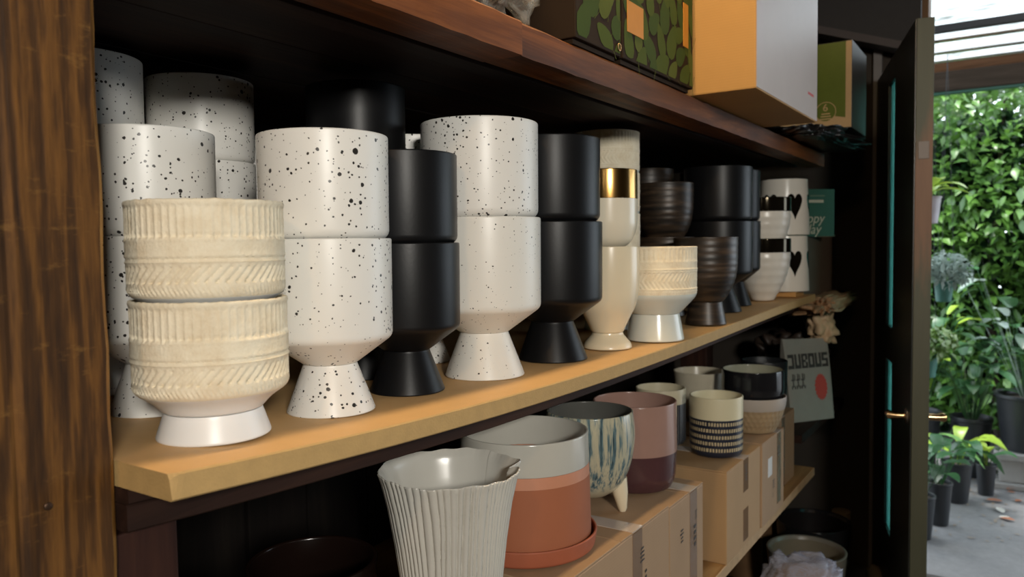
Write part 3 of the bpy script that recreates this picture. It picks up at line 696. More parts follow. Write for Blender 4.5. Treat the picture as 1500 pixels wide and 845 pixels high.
# stone bowl with a black bowl nested in it
def dents(r, z, a):
    if 0.010 < z < 0.062 and r > 0.05:
        row = (z - 0.010) / 0.0135; o = 0.5 * (int(row) % 2)
        return r - 0.0024 * (0.5 + 0.5 * math.cos(2 * math.pi * (a * 34 / (2 * math.pi) + o))) * abs(math.sin(math.pi * row)) ** 0.7, z
    return r, z
sx_, sy_ = 2.128, 0.612
tag(link('stone_bowl', lathe('stone_bowl', [(0, 0.003), (0.055, 0.003, 0.003), (0.0600, 0, 0.005), (0.0790, 0.040, 0.03), (0.0885, 0.078, 0.012), (0.0895, 0.098, 0.003), (0.0855, 0.098, 0.003), (0.083, 0.075, 0.02), (0.06, 0.014, 0.02), (0, 0.01)], twotone('grey_over_tan_stone', 0.066, (0.36, 0.26, 0.15), (0.42, 0.37, 0.32), 0.45, 0.002), 204, 5, dents, None, 0.003), None, (sx_, sy_, 0.8324)),
    'tan stoneware bowl with rows of pressed dents', 'bowl')
tag(link('black_bowl', lathe('black_bowl', [(0, 0.003), (0.045, 0.003, 0.003), (0.050, 0, 0.005), (0.0780, 0.045, 0.02), (0.0840, 0.065, 0.02), (0.0825, 0.120, 0.003), (0.0785, 0.120, 0.003), (0.078, 0.062, 0.02), (0.04, 0.012, 0.02), (0, 0.01)], [plain('gloss_black_glaze', (0.012, 0.012, 0.014), 0.12, spec=0.6), plain('grey_green_inner_glaze', (0.32, 0.32, 0.24), 0.2)], 96, 5, None, lambda p, q: 1 if q[1] < p[1] and p[0] < 0.0795 or (q[0] < 0.079 and p[1] > 0.005 and p[0] < 0.0790 and q[1] < 0.118 and p[1] > q[1]) else 0), None, (sx_, sy_, 0.8324 + 0.050)),
    'glossy black bowl nested in the tan stoneware bowl', 'bowl')
tag(link('black_pot', lathe('black_pot', [(0, 0.003), (0.045, 0.003, 0.003), (0.050, 0, 0.005), (0.0690, 0.045, 0.02), (0.0700, 0.155, 0.003), (0.066, 0.155, 0.003), (0.064, 0.05, 0.02), (0, 0.012)], plain('pitted_black_glaze', (0.014, 0.016, 0.018), 0.3, 0.3, 60, 0.5), 72), None, (2.425, 0.662, 0.8294)), 'pitted black pot behind the stacked bowls on the last carton', 'planter')
# dark glazed pots in the shade below
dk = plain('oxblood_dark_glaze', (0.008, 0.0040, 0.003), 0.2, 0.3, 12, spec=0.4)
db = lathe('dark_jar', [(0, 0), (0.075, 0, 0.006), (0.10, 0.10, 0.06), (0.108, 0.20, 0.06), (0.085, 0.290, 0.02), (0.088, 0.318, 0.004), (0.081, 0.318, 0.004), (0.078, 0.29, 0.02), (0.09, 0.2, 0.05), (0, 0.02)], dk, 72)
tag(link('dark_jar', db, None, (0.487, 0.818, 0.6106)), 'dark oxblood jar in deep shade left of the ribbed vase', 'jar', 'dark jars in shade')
o = tag(link('dark_jar', db, None, (0.702, 0.798, 0.6106)), 'dark oxblood jar standing in for deep shade close behind the ribbed vase', 'jar', 'dark jars in shade')  # set here to cover the lit pine shelf with near-black
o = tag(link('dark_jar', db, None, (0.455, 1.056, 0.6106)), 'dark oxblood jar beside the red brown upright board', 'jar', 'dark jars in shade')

# ------------------------------------------------------------------ upper shelf goods
def leafprint(x0, x1, z0, z1, y, seed, n):
    random.seed(seed); V = []; Fc = []; MI = []; put = []
    tries = 0
    while len(put) < n and tries < 6000:
        tries += 1
        cx, cz = random.uniform(x0, x1), random.uniform(z0, z1); L = random.uniform(0.042, 0.072); a = random.gauss(math.pi / 2, 0.7)
        if any(math.hypot(cx - p[0], cz - p[1]) < 0.355 * (L + p[2]) for p in put): continue
        put.append((cx, cz, L)); wd = L * random.uniform(0.29, 0.38); i = len(V); K = 14
        for k in range(K):
            q = 2 * math.pi * k / K; lx = math.cos(q) * L * 0.55; lw = math.sin(q) * wd * (1 - 0.35 * math.cos(q))
            px = min(max(cx + lx * math.cos(a) - lw * math.sin(a), x0), x1); pz = min(max(cz + lx * math.sin(a) + lw * math.cos(a), z0), z1)
            V.append((px, y - len(put) * 4e-6, pz))
        Fc.append(tuple(range(i, i + K))); MI.append(random.choice((0, 0, 1, 2)))
        b = a + random.choice((0.0, 2.8)); j = len(V); dx, dz = math.cos(a), math.sin(a)
        sx0, sz0 = cx - dx * L * 0.5, cz - dz * L * 0.5
        ex, ez = min(max(sx0 - dx * L * 0.7 + 0.01, x0), x1), min(max(sz0 - abs(dz) * L * 0.7, z0), z1)
        V += [(sx0 - 0.0008, y, sz0), (sx0 + 0.0008, y, sz0), (ex + 0.0008, y, ez), (ex - 0.0008, y, ez)]; Fc.append((j, j + 1, j + 2, j + 3)); MI.append(1)
    return mesh('leaf_print', V, Fc, [plain('leaf_green_print', (0.062, 0.086, 0.015), 0.75, spec=0.15), plain('olive_print', (0.084, 0.102, 0.019), 0.75, spec=0.15), plain('deep_green_print', (0.044, 0.070, 0.015), 0.75, spec=0.15)], False, MI)
dkbox = plain('dark_brown_box_print', (0.026, 0.015, 0.008), 0.75, spec=0.15)
def leafbox(label, x0, x1, y0, y1, z1, seed, n):
    t = thing('leafy_box', label, 'box', (0, 0, 0), 0, 'leaf patterned gift boxes')
    link('carton', boxmesh('carton', x0, x1, y0, y1, 1.6545, z1, dkbox, 0.002), t)
    link('base', boxmesh('base', x0 + 0.006, x1 - 0.006, y0 + 0.008, y1 - 0.006, 1.6472, 1.6546, dkbox, 0.001), t)
    link('leaf_print', leafprint(x0 + 0.003, x1 - 0.003, 1.659, z1 - 0.004, y0 - 0.0005, seed, n), t)
    return t
lb1 = leafbox('dark box printed with big green leaves, left one beside the clear plastic bag', 1.004, 1.156, 0.5465, 0.80, 2.02, 5, 60)
lb2 = leafbox('dark leaf printed box with an orange square tag, against the cardboard box', 1.162, 1.482, 0.545, 0.84, 2.05, 9, 150)
org = plain('orange_print', (0.52, 0.21, 0.022), 0.6)
link('orange_tag', boxmesh('orange_tag', 1.176, 1.240, 0.5432, 0.5443, 1.7000, 1.751, org), lb2)
for (a, b, c, d) in ((1.275, 1.307, 1.828, 1.86), (1.428, 1.453, 1.728, 1.81)):
    link('orange_tag', boxmesh('orange_tag', a, b, 0.5432, 0.5443, c, d, org), lb2)
link('ring', lathe('ring', [(0.0045, 0), (0.0065, 0, 0.001), (0.0065, 0.002, 0.001), (0.0045, 0.002, 0.001), (0.0045, 0)], plain('brass_eyelet', (0.5, 0.32, 0.16), 0.3, metal=1.0), 20), lb1, (1.146, 0.5448, 1.668), (math.pi / 2, 0, 0))
def textobj(name, body, size, mat, parent, loc, rot, shear=0.0, align='CENTER'):
    cu = bpy.data.curves.new(name, 'FONT'); cu.body = body; cu.size = size; cu.align_x = align; cu.align_y = 'CENTER'; cu.extrude = 0.0002; cu.shear = shear
    cu.materials.append(mat)
    tmp = bpy.data.objects.new(name, cu); me = bpy.data.meshes.new_from_object(tmp); bpy.data.objects.remove(tmp)
    me.name = name; o = link(name, me, parent, loc, rot); o['kind'] = 'stuff'; return o
rust = plain('rust_print', (0.22, 0.075, 0.03), 0.5)
textobj('printed_mark', '::::::::', 0.020, rust, lb2, (1.205, 0.5438, 1.782), (math.pi / 2, 0, 0))
textobj('printed_mark', '::::', 0.020, rust, lb2, (1.195, 0.5438, 1.768), (math.pi / 2, 0, 0))

bx = thing('carton_box', 'big cardboard carton overhanging the upper shelf edge, left side coloured as lamplit', 'box', (1.766, 0.665, 1.6466))
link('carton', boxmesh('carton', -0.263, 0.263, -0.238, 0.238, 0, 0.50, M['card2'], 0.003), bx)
link('tape', boxmesh('tape', -0.262, 0.262, -0.2388, -0.2379, 0.003, 0.497, plain('taped_daylit_cardboard', (0.43, 0.345, 0.305), 0.42, 0.08, 9, 0.05, spec=0.4)), bx)  # covers the whole front; cool daylight tint put into this grey
link('red_mark', boxmesh('red_mark', 0.165, 0.222, -0.2392, -0.2384, 0.055, 0.061, plain('red_crayon', (0.5, 0.03, 0.02), 0.6)), bx, (0, 0, 0), (0, 0.0, 0))

def film(name, tint=(0.5, 0.48, 0.42), alpha=0.35, rough=0.12):
    m = N(name); m.base(tint); m.p(rough=rough, spec=0.8)
    v = m.obj(); cr = m.noise(v, 28, 5, 0.6, 2.0); m.bump(cr, 0.6, 0.01)
    tr = m.n('ShaderNodeBsdfTransparent'); mx = m.n('ShaderNodeMixShader')
    f = m.math('ADD', m.math('MULTIPLY', cr, 0.5), alpha - 0.2)
    m.set(mx, '_0', f); m.set(mx, '_1', tr.outputs[0]); m.set(mx, '_2', m.b.outputs[0])
    m.t.links.new(mx.outputs[0], m.out.inputs[0]); return m.m
t = thing('plastic_bag', 'clear crumpled plastic bag with ochre goods inside on the upper shelf', 'bag', (0.900, 0.66, 1.6462))
link('film', blob('film', (0.17, 0.17, 0.30), film('clear_film'), 3, 0.30, 2.4, 5, 0.7), t)
link('contents', blob('contents', (0.13, 0.12, 0.13), plain('ochre_goods', (0.38, 0.20, 0.04), 0.5), 7, 0.15, 2.0, 3, 0.7), t, (-0.02, -0.02, 0.06))

gp = thing('green_pack', 'green carton with a round 6 badge standing at the far end of the upper shelf', 'box', (2.66, 0.552, 1.700), 0.0)
gx0, gx1, gy0, gy1, gh = -0.10, 0.16, -0.115, 0.10, 0.265
link('carton', boxmesh('carton', gx0, gx1, gy0, gy1, 0, gh, plain('dark_pack_side', (0.065, 0.055, 0.045), 0.45), 0.002), gp)
gx = gx0 - 0.0006
grn = plain('olive_green_print', (0.105, 0.135, 0.012), 0.4); tan = plain('tan_print', (0.52, 0.33, 0.15), 0.5)
link('green_panel', mesh('green_panel', [(gx, gy1 - 0.001, 0.075), (gx, gy0 + 0.018, 0.032), (gx, gy0 + 0.018, gh - 0.002), (gx, gy1 - 0.001, gh - 0.002)], [(0, 1, 2, 3)], grn, False), gp)
link('tan_panel', mesh('tan_panel', [(gx, gy1 - 0.001, 0.002), (gx, gy0 + 0.001, 0.002), (gx, gy0 + 0.001, gh - 0.002), (gx, gy0 + 0.0178, gh - 0.002), (gx, gy0 + 0.0178, 0.0318), (gx, gy1 - 0.001, 0.0748)], [(0, 1, 2, 3, 4, 5)], tan, False), gp)
bd = link('badge', lathe('badge', [(0, 0.0004), (0.0285, 0.0004), (0.0285, 0), (0, 0)], grn, 40), gp, (gx - 0.0004, gy0 + 0.075, 0.054), (0, -math.pi / 2, 0))
link('badge_ring', lathe('badge_ring', [(0.0285, 0), (0.0285, 0.0006), (0.0305, 0.0006), (0.0305, 0), (0.0285, 0)], tan, 40), bd)
RX = (math.pi / 2, 0, -math.pi / 2)
textobj('digit', '6', 0.032, tan, gp, (gx - 0.0010, gy0 + 0.076, 0.066), RX)
for k in range(3): link('printed_line', boxmesh('printed_line', gx - 0.0012, gx - 0.0009, gy0 + 0.062 - k * 0.002, gy0 + 0.088 + k * 0.002, 0.046 - k * 0.008, 0.0495 - k * 0.008, tan), gp)
blk = plain('black_plastic_film', (0.020, 0.018, 0.017), 0.28, 0.2, 20, spec=0.6)
tag(link('black_plastic_bag', blob('black_plastic_bag', (0.60, 0.30, 0.026), blk, 11, 0.28, 3.0, 5, 0.6), None, (2.50, 0.575, 1.6465)), 'crumpled black plastic bag under the green carton', 'bag')
# ledge and panel further up
V = [(3.27, 0.325, 2.050), (3.27, 0.95, 2.276), (3.27, 0.95, 2.306), (3.27, 0.325, 2.080)]; V += [(3.40, b, c) for a, b, c in V]
struct('trim_3', mesh('trim_3', V, [(0, 1, 2, 3), (7, 6, 5, 4), (0, 4, 5, 1), (1, 5, 6, 2), (2, 6, 7, 3), (3, 7, 4, 0)], plain('grey_brown_board', (0.075, 0.062, 0.062), 0.6), False))
V = [(3.30, 0.325, 2.081), (3.30, 0.95, 2.307), (3.30, 0.95, 2.74), (3.30, 0.325, 2.74)]; V += [(3.33, b, c) for a, b, c in V]
struct('trim_4', mesh('trim_4', V, [(0, 1, 2, 3), (7, 6, 5, 4), (0, 4, 5, 1), (1, 5, 6, 2), (2, 6, 7, 3), (3, 7, 4, 0)], plain('charcoal_panel', (0.034, 0.032, 0.033), 0.7), False))

# ------------------------------------------------------------------ far corner beyond the shelf
tag(link('corner_shelf', boxmesh('corner_shelf', 2.66, 3.40, 0.60, 0.92, 1.125, 1.150, M['darkwood'], 0.002)), 'dark corner shelf between the heart mugs and the door', 'shelf')
tag(link('corner_shelf', boxmesh('corner_shelf', 2.66, 3.40, 0.60, 0.92, 0.672, 0.700, M['darkwood'], 0.002)), 'dark low corner shelf carrying the printed paper bag', 'shelf')
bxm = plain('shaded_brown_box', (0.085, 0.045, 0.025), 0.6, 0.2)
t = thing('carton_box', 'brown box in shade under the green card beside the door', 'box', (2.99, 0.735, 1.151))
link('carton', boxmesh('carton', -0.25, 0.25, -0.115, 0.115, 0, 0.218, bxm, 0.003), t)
gcard = thing('green_card', 'dark green card with pale lettering behind the heart mugs', 'sign', (2.845, 0.600, 1.3696), -0.72)
ct = plain('green_card_print', (0.030, 0.085, 0.058), 0.35); lt = plain('pale_print', (0.40, 0.36, 0.27), 0.5)
link('card', boxmesh('card', -0.110, 0.075, -0.002, 0.002, 0, 0.165, ct, 0.0005), gcard)
textobj('lettering', 'happy', 0.048, lt, gcard, (-0.025, -0.0026, 0.062), (math.pi / 2, 0, 0), 0.25)
textobj('lettering', 'day', 0.048, lt, gcard, (-0.015, -0.0026, 0.024), (math.pi / 2, 0, 0), 0.25)
link('printed_line', boxmesh('printed_line', -0.035, 0.03, -0.0026, -0.0021, 0.118, 0.128, lt), gcard)
link('printed_line', boxmesh('printed_line', -0.025, 0.035, -0.0026, -0.0021, 0.140, 0.144, plain('dim_print', (0.12, 0.15, 0.10), 0.5)), gcard)
tag(link('paint_stirrer', boxmesh('paint_stirrer', -0.17, 0.17, -0.016, 0.016, 0, 0.008, plain('pale_stick', (0.48, 0.38, 0.24), 0.6), 0.001), None, (3.12, 0.655, 1.3700), (0, 0, -0.12)), 'pale flat wooden stick on the brown box beside the door', 'stick')
kraft = plain('kraft_paper', (0.34, 0.19, 0.09), 0.7, 0.2, 10)
tag(link('kraft_paper', blob('kraft_paper', (0.55, 0.14, 0.055), kraft, 5, 0.35, 3.0, 5, 0.55), None, (2.96, 0.60, 1.098)), 'crumpled kraft paper hanging over the corner shelf edge', 'paper')
tag(link('crumpled_paper', blob('crumpled_paper', (0.12, 0.10, 0.12), plain('tan_paper', (0.55, 0.38, 0.22), 0.6, 0.2), 9, 0.4, 2.0, 4, 0.8), None, (3.05, 0.62, 0.965)), 'tan crumpled paper tucked under the corner shelf', 'paper')
tag(link('black_sack', blob('black_sack', (0.34, 0.22, 0.26), plain('brown_black_sack', (0.045, 0.030, 0.022), 0.5, 0.3), 21, 0.3, 2.4, 5, 0.7), None, (3.20, 0.77, 0.7005)), 'dark brown sack piled behind the printed paper bag', 'bag')
# printed paper bag
pbag = thing('paper_bag', 'white paper bag with black block lettering and a red splash', 'bag', (2.925, 0.640, 0.7008), -0.62)
def bagy(z):
    t = z / 0.295; return -(0.026 * (1 - t) ** 0.7 + 0.004) + 0.02 * t
def bagmesh():
    V = []; Fc = []; n = 12
    for i in range(n + 1):
        t = i / n; z = 0.295 * t; yf = bagy(z); th = 0.026 * (1 - t) ** 0.7 + 0.004; hw = 0.098 + 0.005 * t
        for (x, y) in ((-hw, yf + 0.002), (-hw * 0.9, yf), (hw * 0.9, yf), (hw, yf + 0.002), (hw, yf + 2 * th), (-hw, yf + 2 * th)): V.append((x, y, z + 0.005 * math.sin(x * 40) * t))
    for i in range(n):
        for k in range(6):
            k2 = (k + 1) % 6; Fc.append((i * 6 + k, i * 6 + k2, (i + 1) * 6 + k2, (i + 1) * 6 + k))
    Fc.append((5, 4, 3, 2, 1, 0)); Fc.append(tuple(n * 6 + k for k in range(6))); return mesh('bag', V, Fc, plain('white_paper_bag', (0.25, 0.235, 0.20), 0.6, 0.1), False)
link('bag', bagmesh(), pbag)
inkb = M['ink']
def strokes(name, rects, mat, parent, y):
    V = []; Fc = []
    for (a, b, c, d) in rects:
        i = len(V); V += [(vx, bagy(vz) + (-0.0014 if vy == 0 else 0.0002), vz) for vx, vy, vz in boxverts(a, b, 0, 1, c, d)]; Fc += [tuple(q + i for q in f) for f in BF]
    return link(name, mesh(name, V, Fc, mat, False), parent)
GL = {'D': ((0, 1, 0, .24), (0, 1, .76, 1), (.68, 1, .24, .76)), 'U': ((0, .32, .24, 1), (.68, 1, .24, 1), (0, 1, 0, .24)), 'B': ((0, .32, 0, 1), (.68, 1, 0, .42), (.68, 1, .58, 1), (.32, .68, 0, .16), (.32, .68, .42, .58), (.32, .68, .84, 1)),
      'O': ((0, .3, 0, 1), (.7, 1, 0, 1), (.3, .7, 0, .22), (.3, .7, .78, 1)), 'S': ((0, 1, 0, .2), (.68, 1, .2, .42), (0, 1, .42, .58), (0, .32, .58, .8), (0, 1, .8, 1))}
for k, ch in enumerate('DUBOUS'):
    xx = -0.092 + k * 0.0312
    strokes('letter', [(xx + 0.027 * a, xx + 0.027 * b, 0.190 + 0.052 * c, 0.190 + 0.052 * d) for a, b, c, d in GL[ch]], inkb, pbag, -0.0125 if 0 < k < 5 else -0.0120)
strokes('figures', [(xx + dx, xx + dx + wv, z0, z1) for xx in (-0.078, -0.056, -0.034) for dx, wv, z0, z1 in ((0, 0.004, 0.125, 0.172), (-0.006, 0.016, 0.148, 0.153), (-0.006, 0.004, 0.118, 0.13), (0.007, 0.004, 0.118, 0.13), (0.008, 0.003, 0.153, 0.17))], inkb, pbag, -0.0175)
def splash():
    V = []; K = 36
    for k in range(K):
        q = 2 * math.pi * k / K; r = 1.0 if k % 2 else 0.86; z = 0.118 + 0.050 * r * math.sin(q); V.append((0.048 + 0.030 * r * math.cos(q), bagy(z) - 0.0012, z))
    V.append((0.048, bagy(0.118) - 0.0014, 0.118)); return mesh('red_splash', V, [(k, (k + 1) % K, K) for k in range(K)], plain('red_print', (0.42, 0.035, 0.018), 0.5), False)
link('red_splash', splash(), pbag)

# ------------------------------------------------------------------ things on the floor by the door
def bigpot(name, label, loc, r, h, mat, inner):
    t = thing(name, label, 'planter', loc, 0)
    link('body', lathe('body', [(0, 0), (r * 0.80, 0, 0.01), (r * 0.86, 0.02, 0.02), (r * 0.985, h * 0.97, 0.004), (r, h, 0.004), (r - 0.010, h + 0.001, 0.004), (r - 0.016, h * 0.95, 0.01)], mat, 96), t)
    link('lining', lathe('lining', [(r - 0.016, h * 0.95), (r * 0.80, 0.04, 0.02), (0, 0.03)], inner, 96), t)
    return t
bigpot('floor_pot', 'grey glazed pot on the floor below the lower shelf end', (2.835, 0.622, 0.0), 0.137, 0.249, plain('grey_glaze', (0.22, 0.20, 0.165), 0.25, spec=0.6), plain('grey_lining', (0.20, 0.17, 0.12), 0.35))
bigpot('floor_pot', 'glossy black pot on the floor beside the door', (3.145, 0.664, 0.0), 0.143, 0.249, plain('gloss_black_pot', (0.012, 0.012, 0.013), 0.1, spec=0.7), plain('black_lining', (0.012, 0.010, 0.010), 0.25))
wp = thing('wrapped_parcel', 'parcel wrapped in crumpled clear plastic in front of the grey pot', 'parcel', (1.95, 0.445, 0.0), 0.10)
link('stand', boxmesh('stand', -0.18, 0.15, -0.085, 0.075, 0, 0.42, M['card'], 0.004), wp)
link('film', blob('film', (0.40, 0.19, 0.11), film('lilac_film', (0.42, 0.44, 0.55), 0.5, 0.2), 13, 0.2, 2.6, 5, 0.6), wp, (-0.01, 0, 0.415))
link('contents', blob('contents', (0.34, 0.15, 0.08), plain('tan_contents', (0.36, 0.22, 0.14), 0.6, 0.25), 2, 0.08, 2.0, 3, 0.5), wp, (-0.01, 0, 0.421))
t = thing('carton_box', 'open brown cardboard box on the floor behind the black pot', 'box', (3.20, 0.985, 0))
link('carton', boxmesh('carton', -0.18, 0.18, -0.155, 0.155, 0, 0.40, plain('shaded_cardboard', (0.26, 0.14, 0.065), 0.7), 0.004), t)
t = thing('log_stub', 'small round log stub standing beside the black pot', 'log', (3.36, 0.60, 0))
link('bark', lathe('bark', [(0, 0), (0.036, 0, 0.004), (0.036, 0.205), (0, 0.205)], plain('bark', (0.10, 0.07, 0.045), 0.8, 0.3, 30, 0.3), 32), t)
link('cut_face', lathe('cut_face', [(0, 0.2052), (0.036, 0.2052), (0.036, 0.235, 0.003), (0, 0.237)], plain('cut_wood', (0.34, 0.24, 0.14), 0.7), 32), t)
t = thing('paper_packet', 'small pale packet with a yellow corner on the floor at the door', 'packet', (3.12, 0.425, 0.0), 0.5)
link('packet', blob('packet', (0.12, 0.05, 0.105), plain('grey_paper', (0.26, 0.22, 0.17), 0.6), 4, 0.2, 2.0, 3, 0.5), t)
link('yellow_label', boxmesh('yellow_label', -0.045, 0.0, -0.034, -0.0325, 0.03, 0.085, plain('yellow_print', (0.55, 0.42, 0.02), 0.5)), t)

# ------------------------------------------------------------------ glazed door, standing open
ex, ey = 2.515, 0.236; hxx, hyy = 3.395, 0.462
L = math.hypot(hxx - ex, hyy - ey)
door = link('door_1', None, None, (ex, ey, 0), (0, 0, math.atan2(hyy - ey, hxx - ex))); door['kind'] = 'structure'
dkp = plain('dark_door_paint', (0.016, 0.020, 0.019), 0.35, spec=0.5)
def doorstile():
    m = N('worn_olive_door_edge'); v = m.obj(False); n = m.noise(m.scaled(v, (30, 30, 3)), 1.0, 5); z = m.n('ShaderNodeSeparateXYZ', None, Vector=v).outputs[2]
    worn = m.n('ShaderNodeMapRange', None, Value=m.math('ADD', m.math('MULTIPLY', m.math('ABSOLUTE', m.math('SUBTRACT', z, 1.47)), -1.0), m.math('MULTIPLY', n, 0.45)), _1=-0.02, _2=0.12).outputs[0]
    m.base(m.mix(worn, m.mix(n, (0.050, 0.056, 0.034), (0.085, 0.085, 0.050)), m.mix(n, (0.10, 0.045, 0.022), (0.24, 0.13, 0.07)))); m.p(rough=0.55); m.bump(n, 0.4); return m.m
link('free_edge', boxmesh('free_edge', 0.0, 0.004, -0.024, 0.021, 0.02, 1.985, doorstile(), 0.0015), door)
link('stile', boxmesh('stile', 0.0042, 0.40, -0.025, 0.025, 0.02, 1.984, dkp, 0.002), door)
link('stile', boxmesh('stile', 0.56, L, -0.025, 0.025, 0.02, 1.984, dkp, 0.002), door)
link('bottom_rail', boxmesh('bottom_rail', 0.4002, 0.5598, -0.025, 0.025, 0.02, 0.32, dkp, 0.002), door)
link('mid_rail', boxmesh('mid_rail', 0.4002, 0.5598, -0.025, 0.025, 0.93, 1.05, dkp, 0.002), door)
link('top_rail', boxmesh('top_rail', 0.4002, 0.5598, -0.025, 0.025, 1.90, 1.984, dkp, 0.002), door)
gm = N('teal_glass'); gm.base((0.14, 0.52, 0.45)); gm.p(rough=0.06, spec=0.6)
tr = gm.n('ShaderNodeBsdfTransparent', None, Color=(0.68, 0.98, 0.94)); mx = gm.n('ShaderNodeMixShader'); tt = gm.n('ShaderNodeBsdfTranslucent', None, Color=(0.30, 0.80, 0.72)); m2 = gm.n('ShaderNodeMixShader'); gm.set(m2, '_0', 0.6); gm.set(m2, '_1', gm.b.outputs[0]); gm.set(m2, '_2', tt.outputs[0]); gm.set(mx, '_0', 0.45); gm.set(mx, '_1', tr.outputs[0]); gm.set(mx, '_2', m2.outputs[0]); gm.t.links.new(mx.outputs[0], gm.out.inputs[0])
link('pane', boxmesh('pane', 0.401, 0.559, 0.010, 0.016, 0.321, 0.929, gm.m), door)
link('pane', boxmesh('pane', 0.401, 0.559, 0.010, 0.016, 1.051, 1.899, gm.m), door)
aged = plain('aged_steel', (0.12, 0.085, 0.06), 0.45)
brass = plain('aged_brass', (0.62, 0.40, 0.20), 0.2, metal=1.0); steel = plain('bright_steel', (0.62, 0.60, 0.58), 0.2, metal=1.0)
for sgn in (1, -1):
    h = link('door_handle', tubemesh('door_handle', [(0.06, sgn * 0.0255, 0.822), (0.06, sgn * 0.062, 0.822), (0.058, sgn * 0.070, 0.822), (0.08, sgn * 0.073, 0.822), (0.105, sgn * 0.072, 0.821)], [0.010, 0.010, 0.013, 0.012, 0.008], brass, 14), door)
    link('rose', lathe('rose', [(0, 0), (0.025, 0, 0.002), (0.022, 0.006, 0.003), (0, 0.007)], steel, 28), h, (0.06, sgn * 0.0252, 0.822), (-sgn * math.pi / 2, 0, 0))
link('strike_plate', boxmesh('strike_plate', -0.0022, -0.0003, -0.014, 0.014, 1.585, 1.635, aged, 0.0005), door)

# ------------------------------------------------------------------ garden beyond the doorway
def groundmat():
    m = N('grey_path'); v = m.obj(False); n = m.noise(v, 3, 6, 0.6); n2 = m.noise(v, 30, 4)
    m.base(m.mix(m.math('ADD', m.math('MULTIPLY', n, 0.6), m.math('MULTIPLY', n2, 0.4)), (0.085, 0.082, 0.086), (0.25, 0.245, 0.245))); m.p(rough=0.85); m.bump(n2, 0.4, 0.01); return m.m
struct('ground', boxmesh('ground', -4, 14, -12, 8, -0.2, -0.102, groundmat()))
struct('ground', boxmesh('ground_path', 3.46, 14, -12, 8, -0.101, -0.001, bpy.data.materials['grey_path']))
def leafmat(name, a, b, rough=0.32):
    m = N(name); r = m.n('ShaderNodeTexCoord').outputs['Object']; n = m.noise(r, 9, 3)
    ge = m.n('ShaderNodeNewGeometry').outputs['Random Per Island']
    m.base(m.mix(m.math('ADD', m.math('MULTIPLY', n, 0.4), m.math('MULTIPLY', ge, 0.6)), a, b)); m.p(rough=rough, spec=0.6)
    tl = m.n('ShaderNodeBsdfTranslucent'); m.set(tl, 'Color', b); mx = m.n('ShaderNodeMixShader'); m.set(mx, '_0', 0.22); m.set(mx, '_1', m.b.outputs[0]); m.set(mx, '_2', tl.outputs[0]); m.t.links.new(mx.outputs[0], m.out.inputs[0])
    return m.m
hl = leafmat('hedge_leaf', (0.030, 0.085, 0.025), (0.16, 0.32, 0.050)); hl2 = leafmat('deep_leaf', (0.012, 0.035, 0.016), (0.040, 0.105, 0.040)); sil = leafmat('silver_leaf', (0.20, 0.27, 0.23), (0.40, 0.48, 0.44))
lime = leafmat('lime_leaf', (0.22, 0.36, 0.03), (0.42, 0.58, 0.08)); big = leafmat('broad_leaf', (0.025, 0.085, 0.035), (0.075, 0.20, 0.075))
def leaf_geo(V, Fc, base, d, up, L, wd, droop=0.3, seg=3):
    """one bent leaf blade: two halves along a midrib"""
    side = d.cross(up)
    if side.length < 1e-4: side = d.cross(Vector((1, 0, 0.2)))
    side.normalize(); nrm = side.cross(d).normalized(); i = len(V)
    prev = None
    for k in range(seg + 1):
        t = k / seg; c = base + d * (L * t) - Vector((0, 0, 1)) * (droop * L * t * t)
        ww = wd * math.sin(math.pi * min(0.96, 0.10 + 0.88 * t)) ** 0.8 if k < seg else 0.0006
        V += [c - side * ww + nrm * ww * 0.25, c, c + side * ww + nrm * ww * 0.25]
    for k in range(seg):
        a = i + k * 3; Fc += [(a, a + 1, a + 4, a + 3), (a + 1, a + 2, a + 5, a + 4)]
def leafcloud(name, n, sampler, Lr, mat, seed, droop=0.4, seg=2):
    random.seed(seed); V = []; Fc = []
    for _ in range(n):
        p = Vector(sampler()); d = Vector((random.gauss(-0.5, 0.7), random.gauss(0, 0.8), random.gauss(-0.05, 0.5))).normalized()
        L = random.uniform(*Lr); leaf_geo(V, Fc, p, d, Vector((random.gauss(-0.3, 0.4), random.gauss(0, 0.4), 1)).normalized(), L, L * random.uniform(0.24, 0.34), droop, seg)
    return mesh(name, V, Fc, mat, True)
def hedge_s():
    y = random.uniform(-1.6, 1.9); z = random.uniform(0.15, 2.75) ; bulge = 0.25 * noise.noise(Vector((y * 1.6, z * 1.6, 2)))
    return (5.72 + bulge + 0.36 * random.random() ** 2 + 0.42 * max(0, z - 1.35) ** 1.2, y, z)
hd = thing('hedge', 'tall hedge of small glossy leaves behind the path', 'hedge', (0, 0, 0))
o = link('foliage', leafcloud('foliage', 13000, hedge_s, (0.05, 0.095), hl, 1), hd); o['kind'] = 'stuff'
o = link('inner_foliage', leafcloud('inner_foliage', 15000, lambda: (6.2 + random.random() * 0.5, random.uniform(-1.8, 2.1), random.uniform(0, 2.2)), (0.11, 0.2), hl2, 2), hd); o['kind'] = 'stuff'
random.seed(3)
for k in range(7): link('stem', tubemesh('stem', [(6.15, -1.4 + k * 0.5, 0), (6.2, -1.35 + k * 0.5 + random.uniform(-.1, .1), 1.0), (6.25, -1.4 + k * 0.5, 2.3)], [0.03, 0.024, 0.012], plain('stem_bark', (0.08, 0.06, 0.045), 0.8), 8), hd)
def tree_s():
    a = Vector((random.gauss(0, 1), random.gauss(0, 1), random.gauss(0, 1))).normalized() * (random.random() ** 0.4)
    return (8.6 + a.x * 1.1, 0.6 + a.y * 1.1, 3.0 + a.z * 1.3)
tr_ = thing('tree', 'pale leafy tree rising behind the hedge', 'tree', (0, 0, 0))
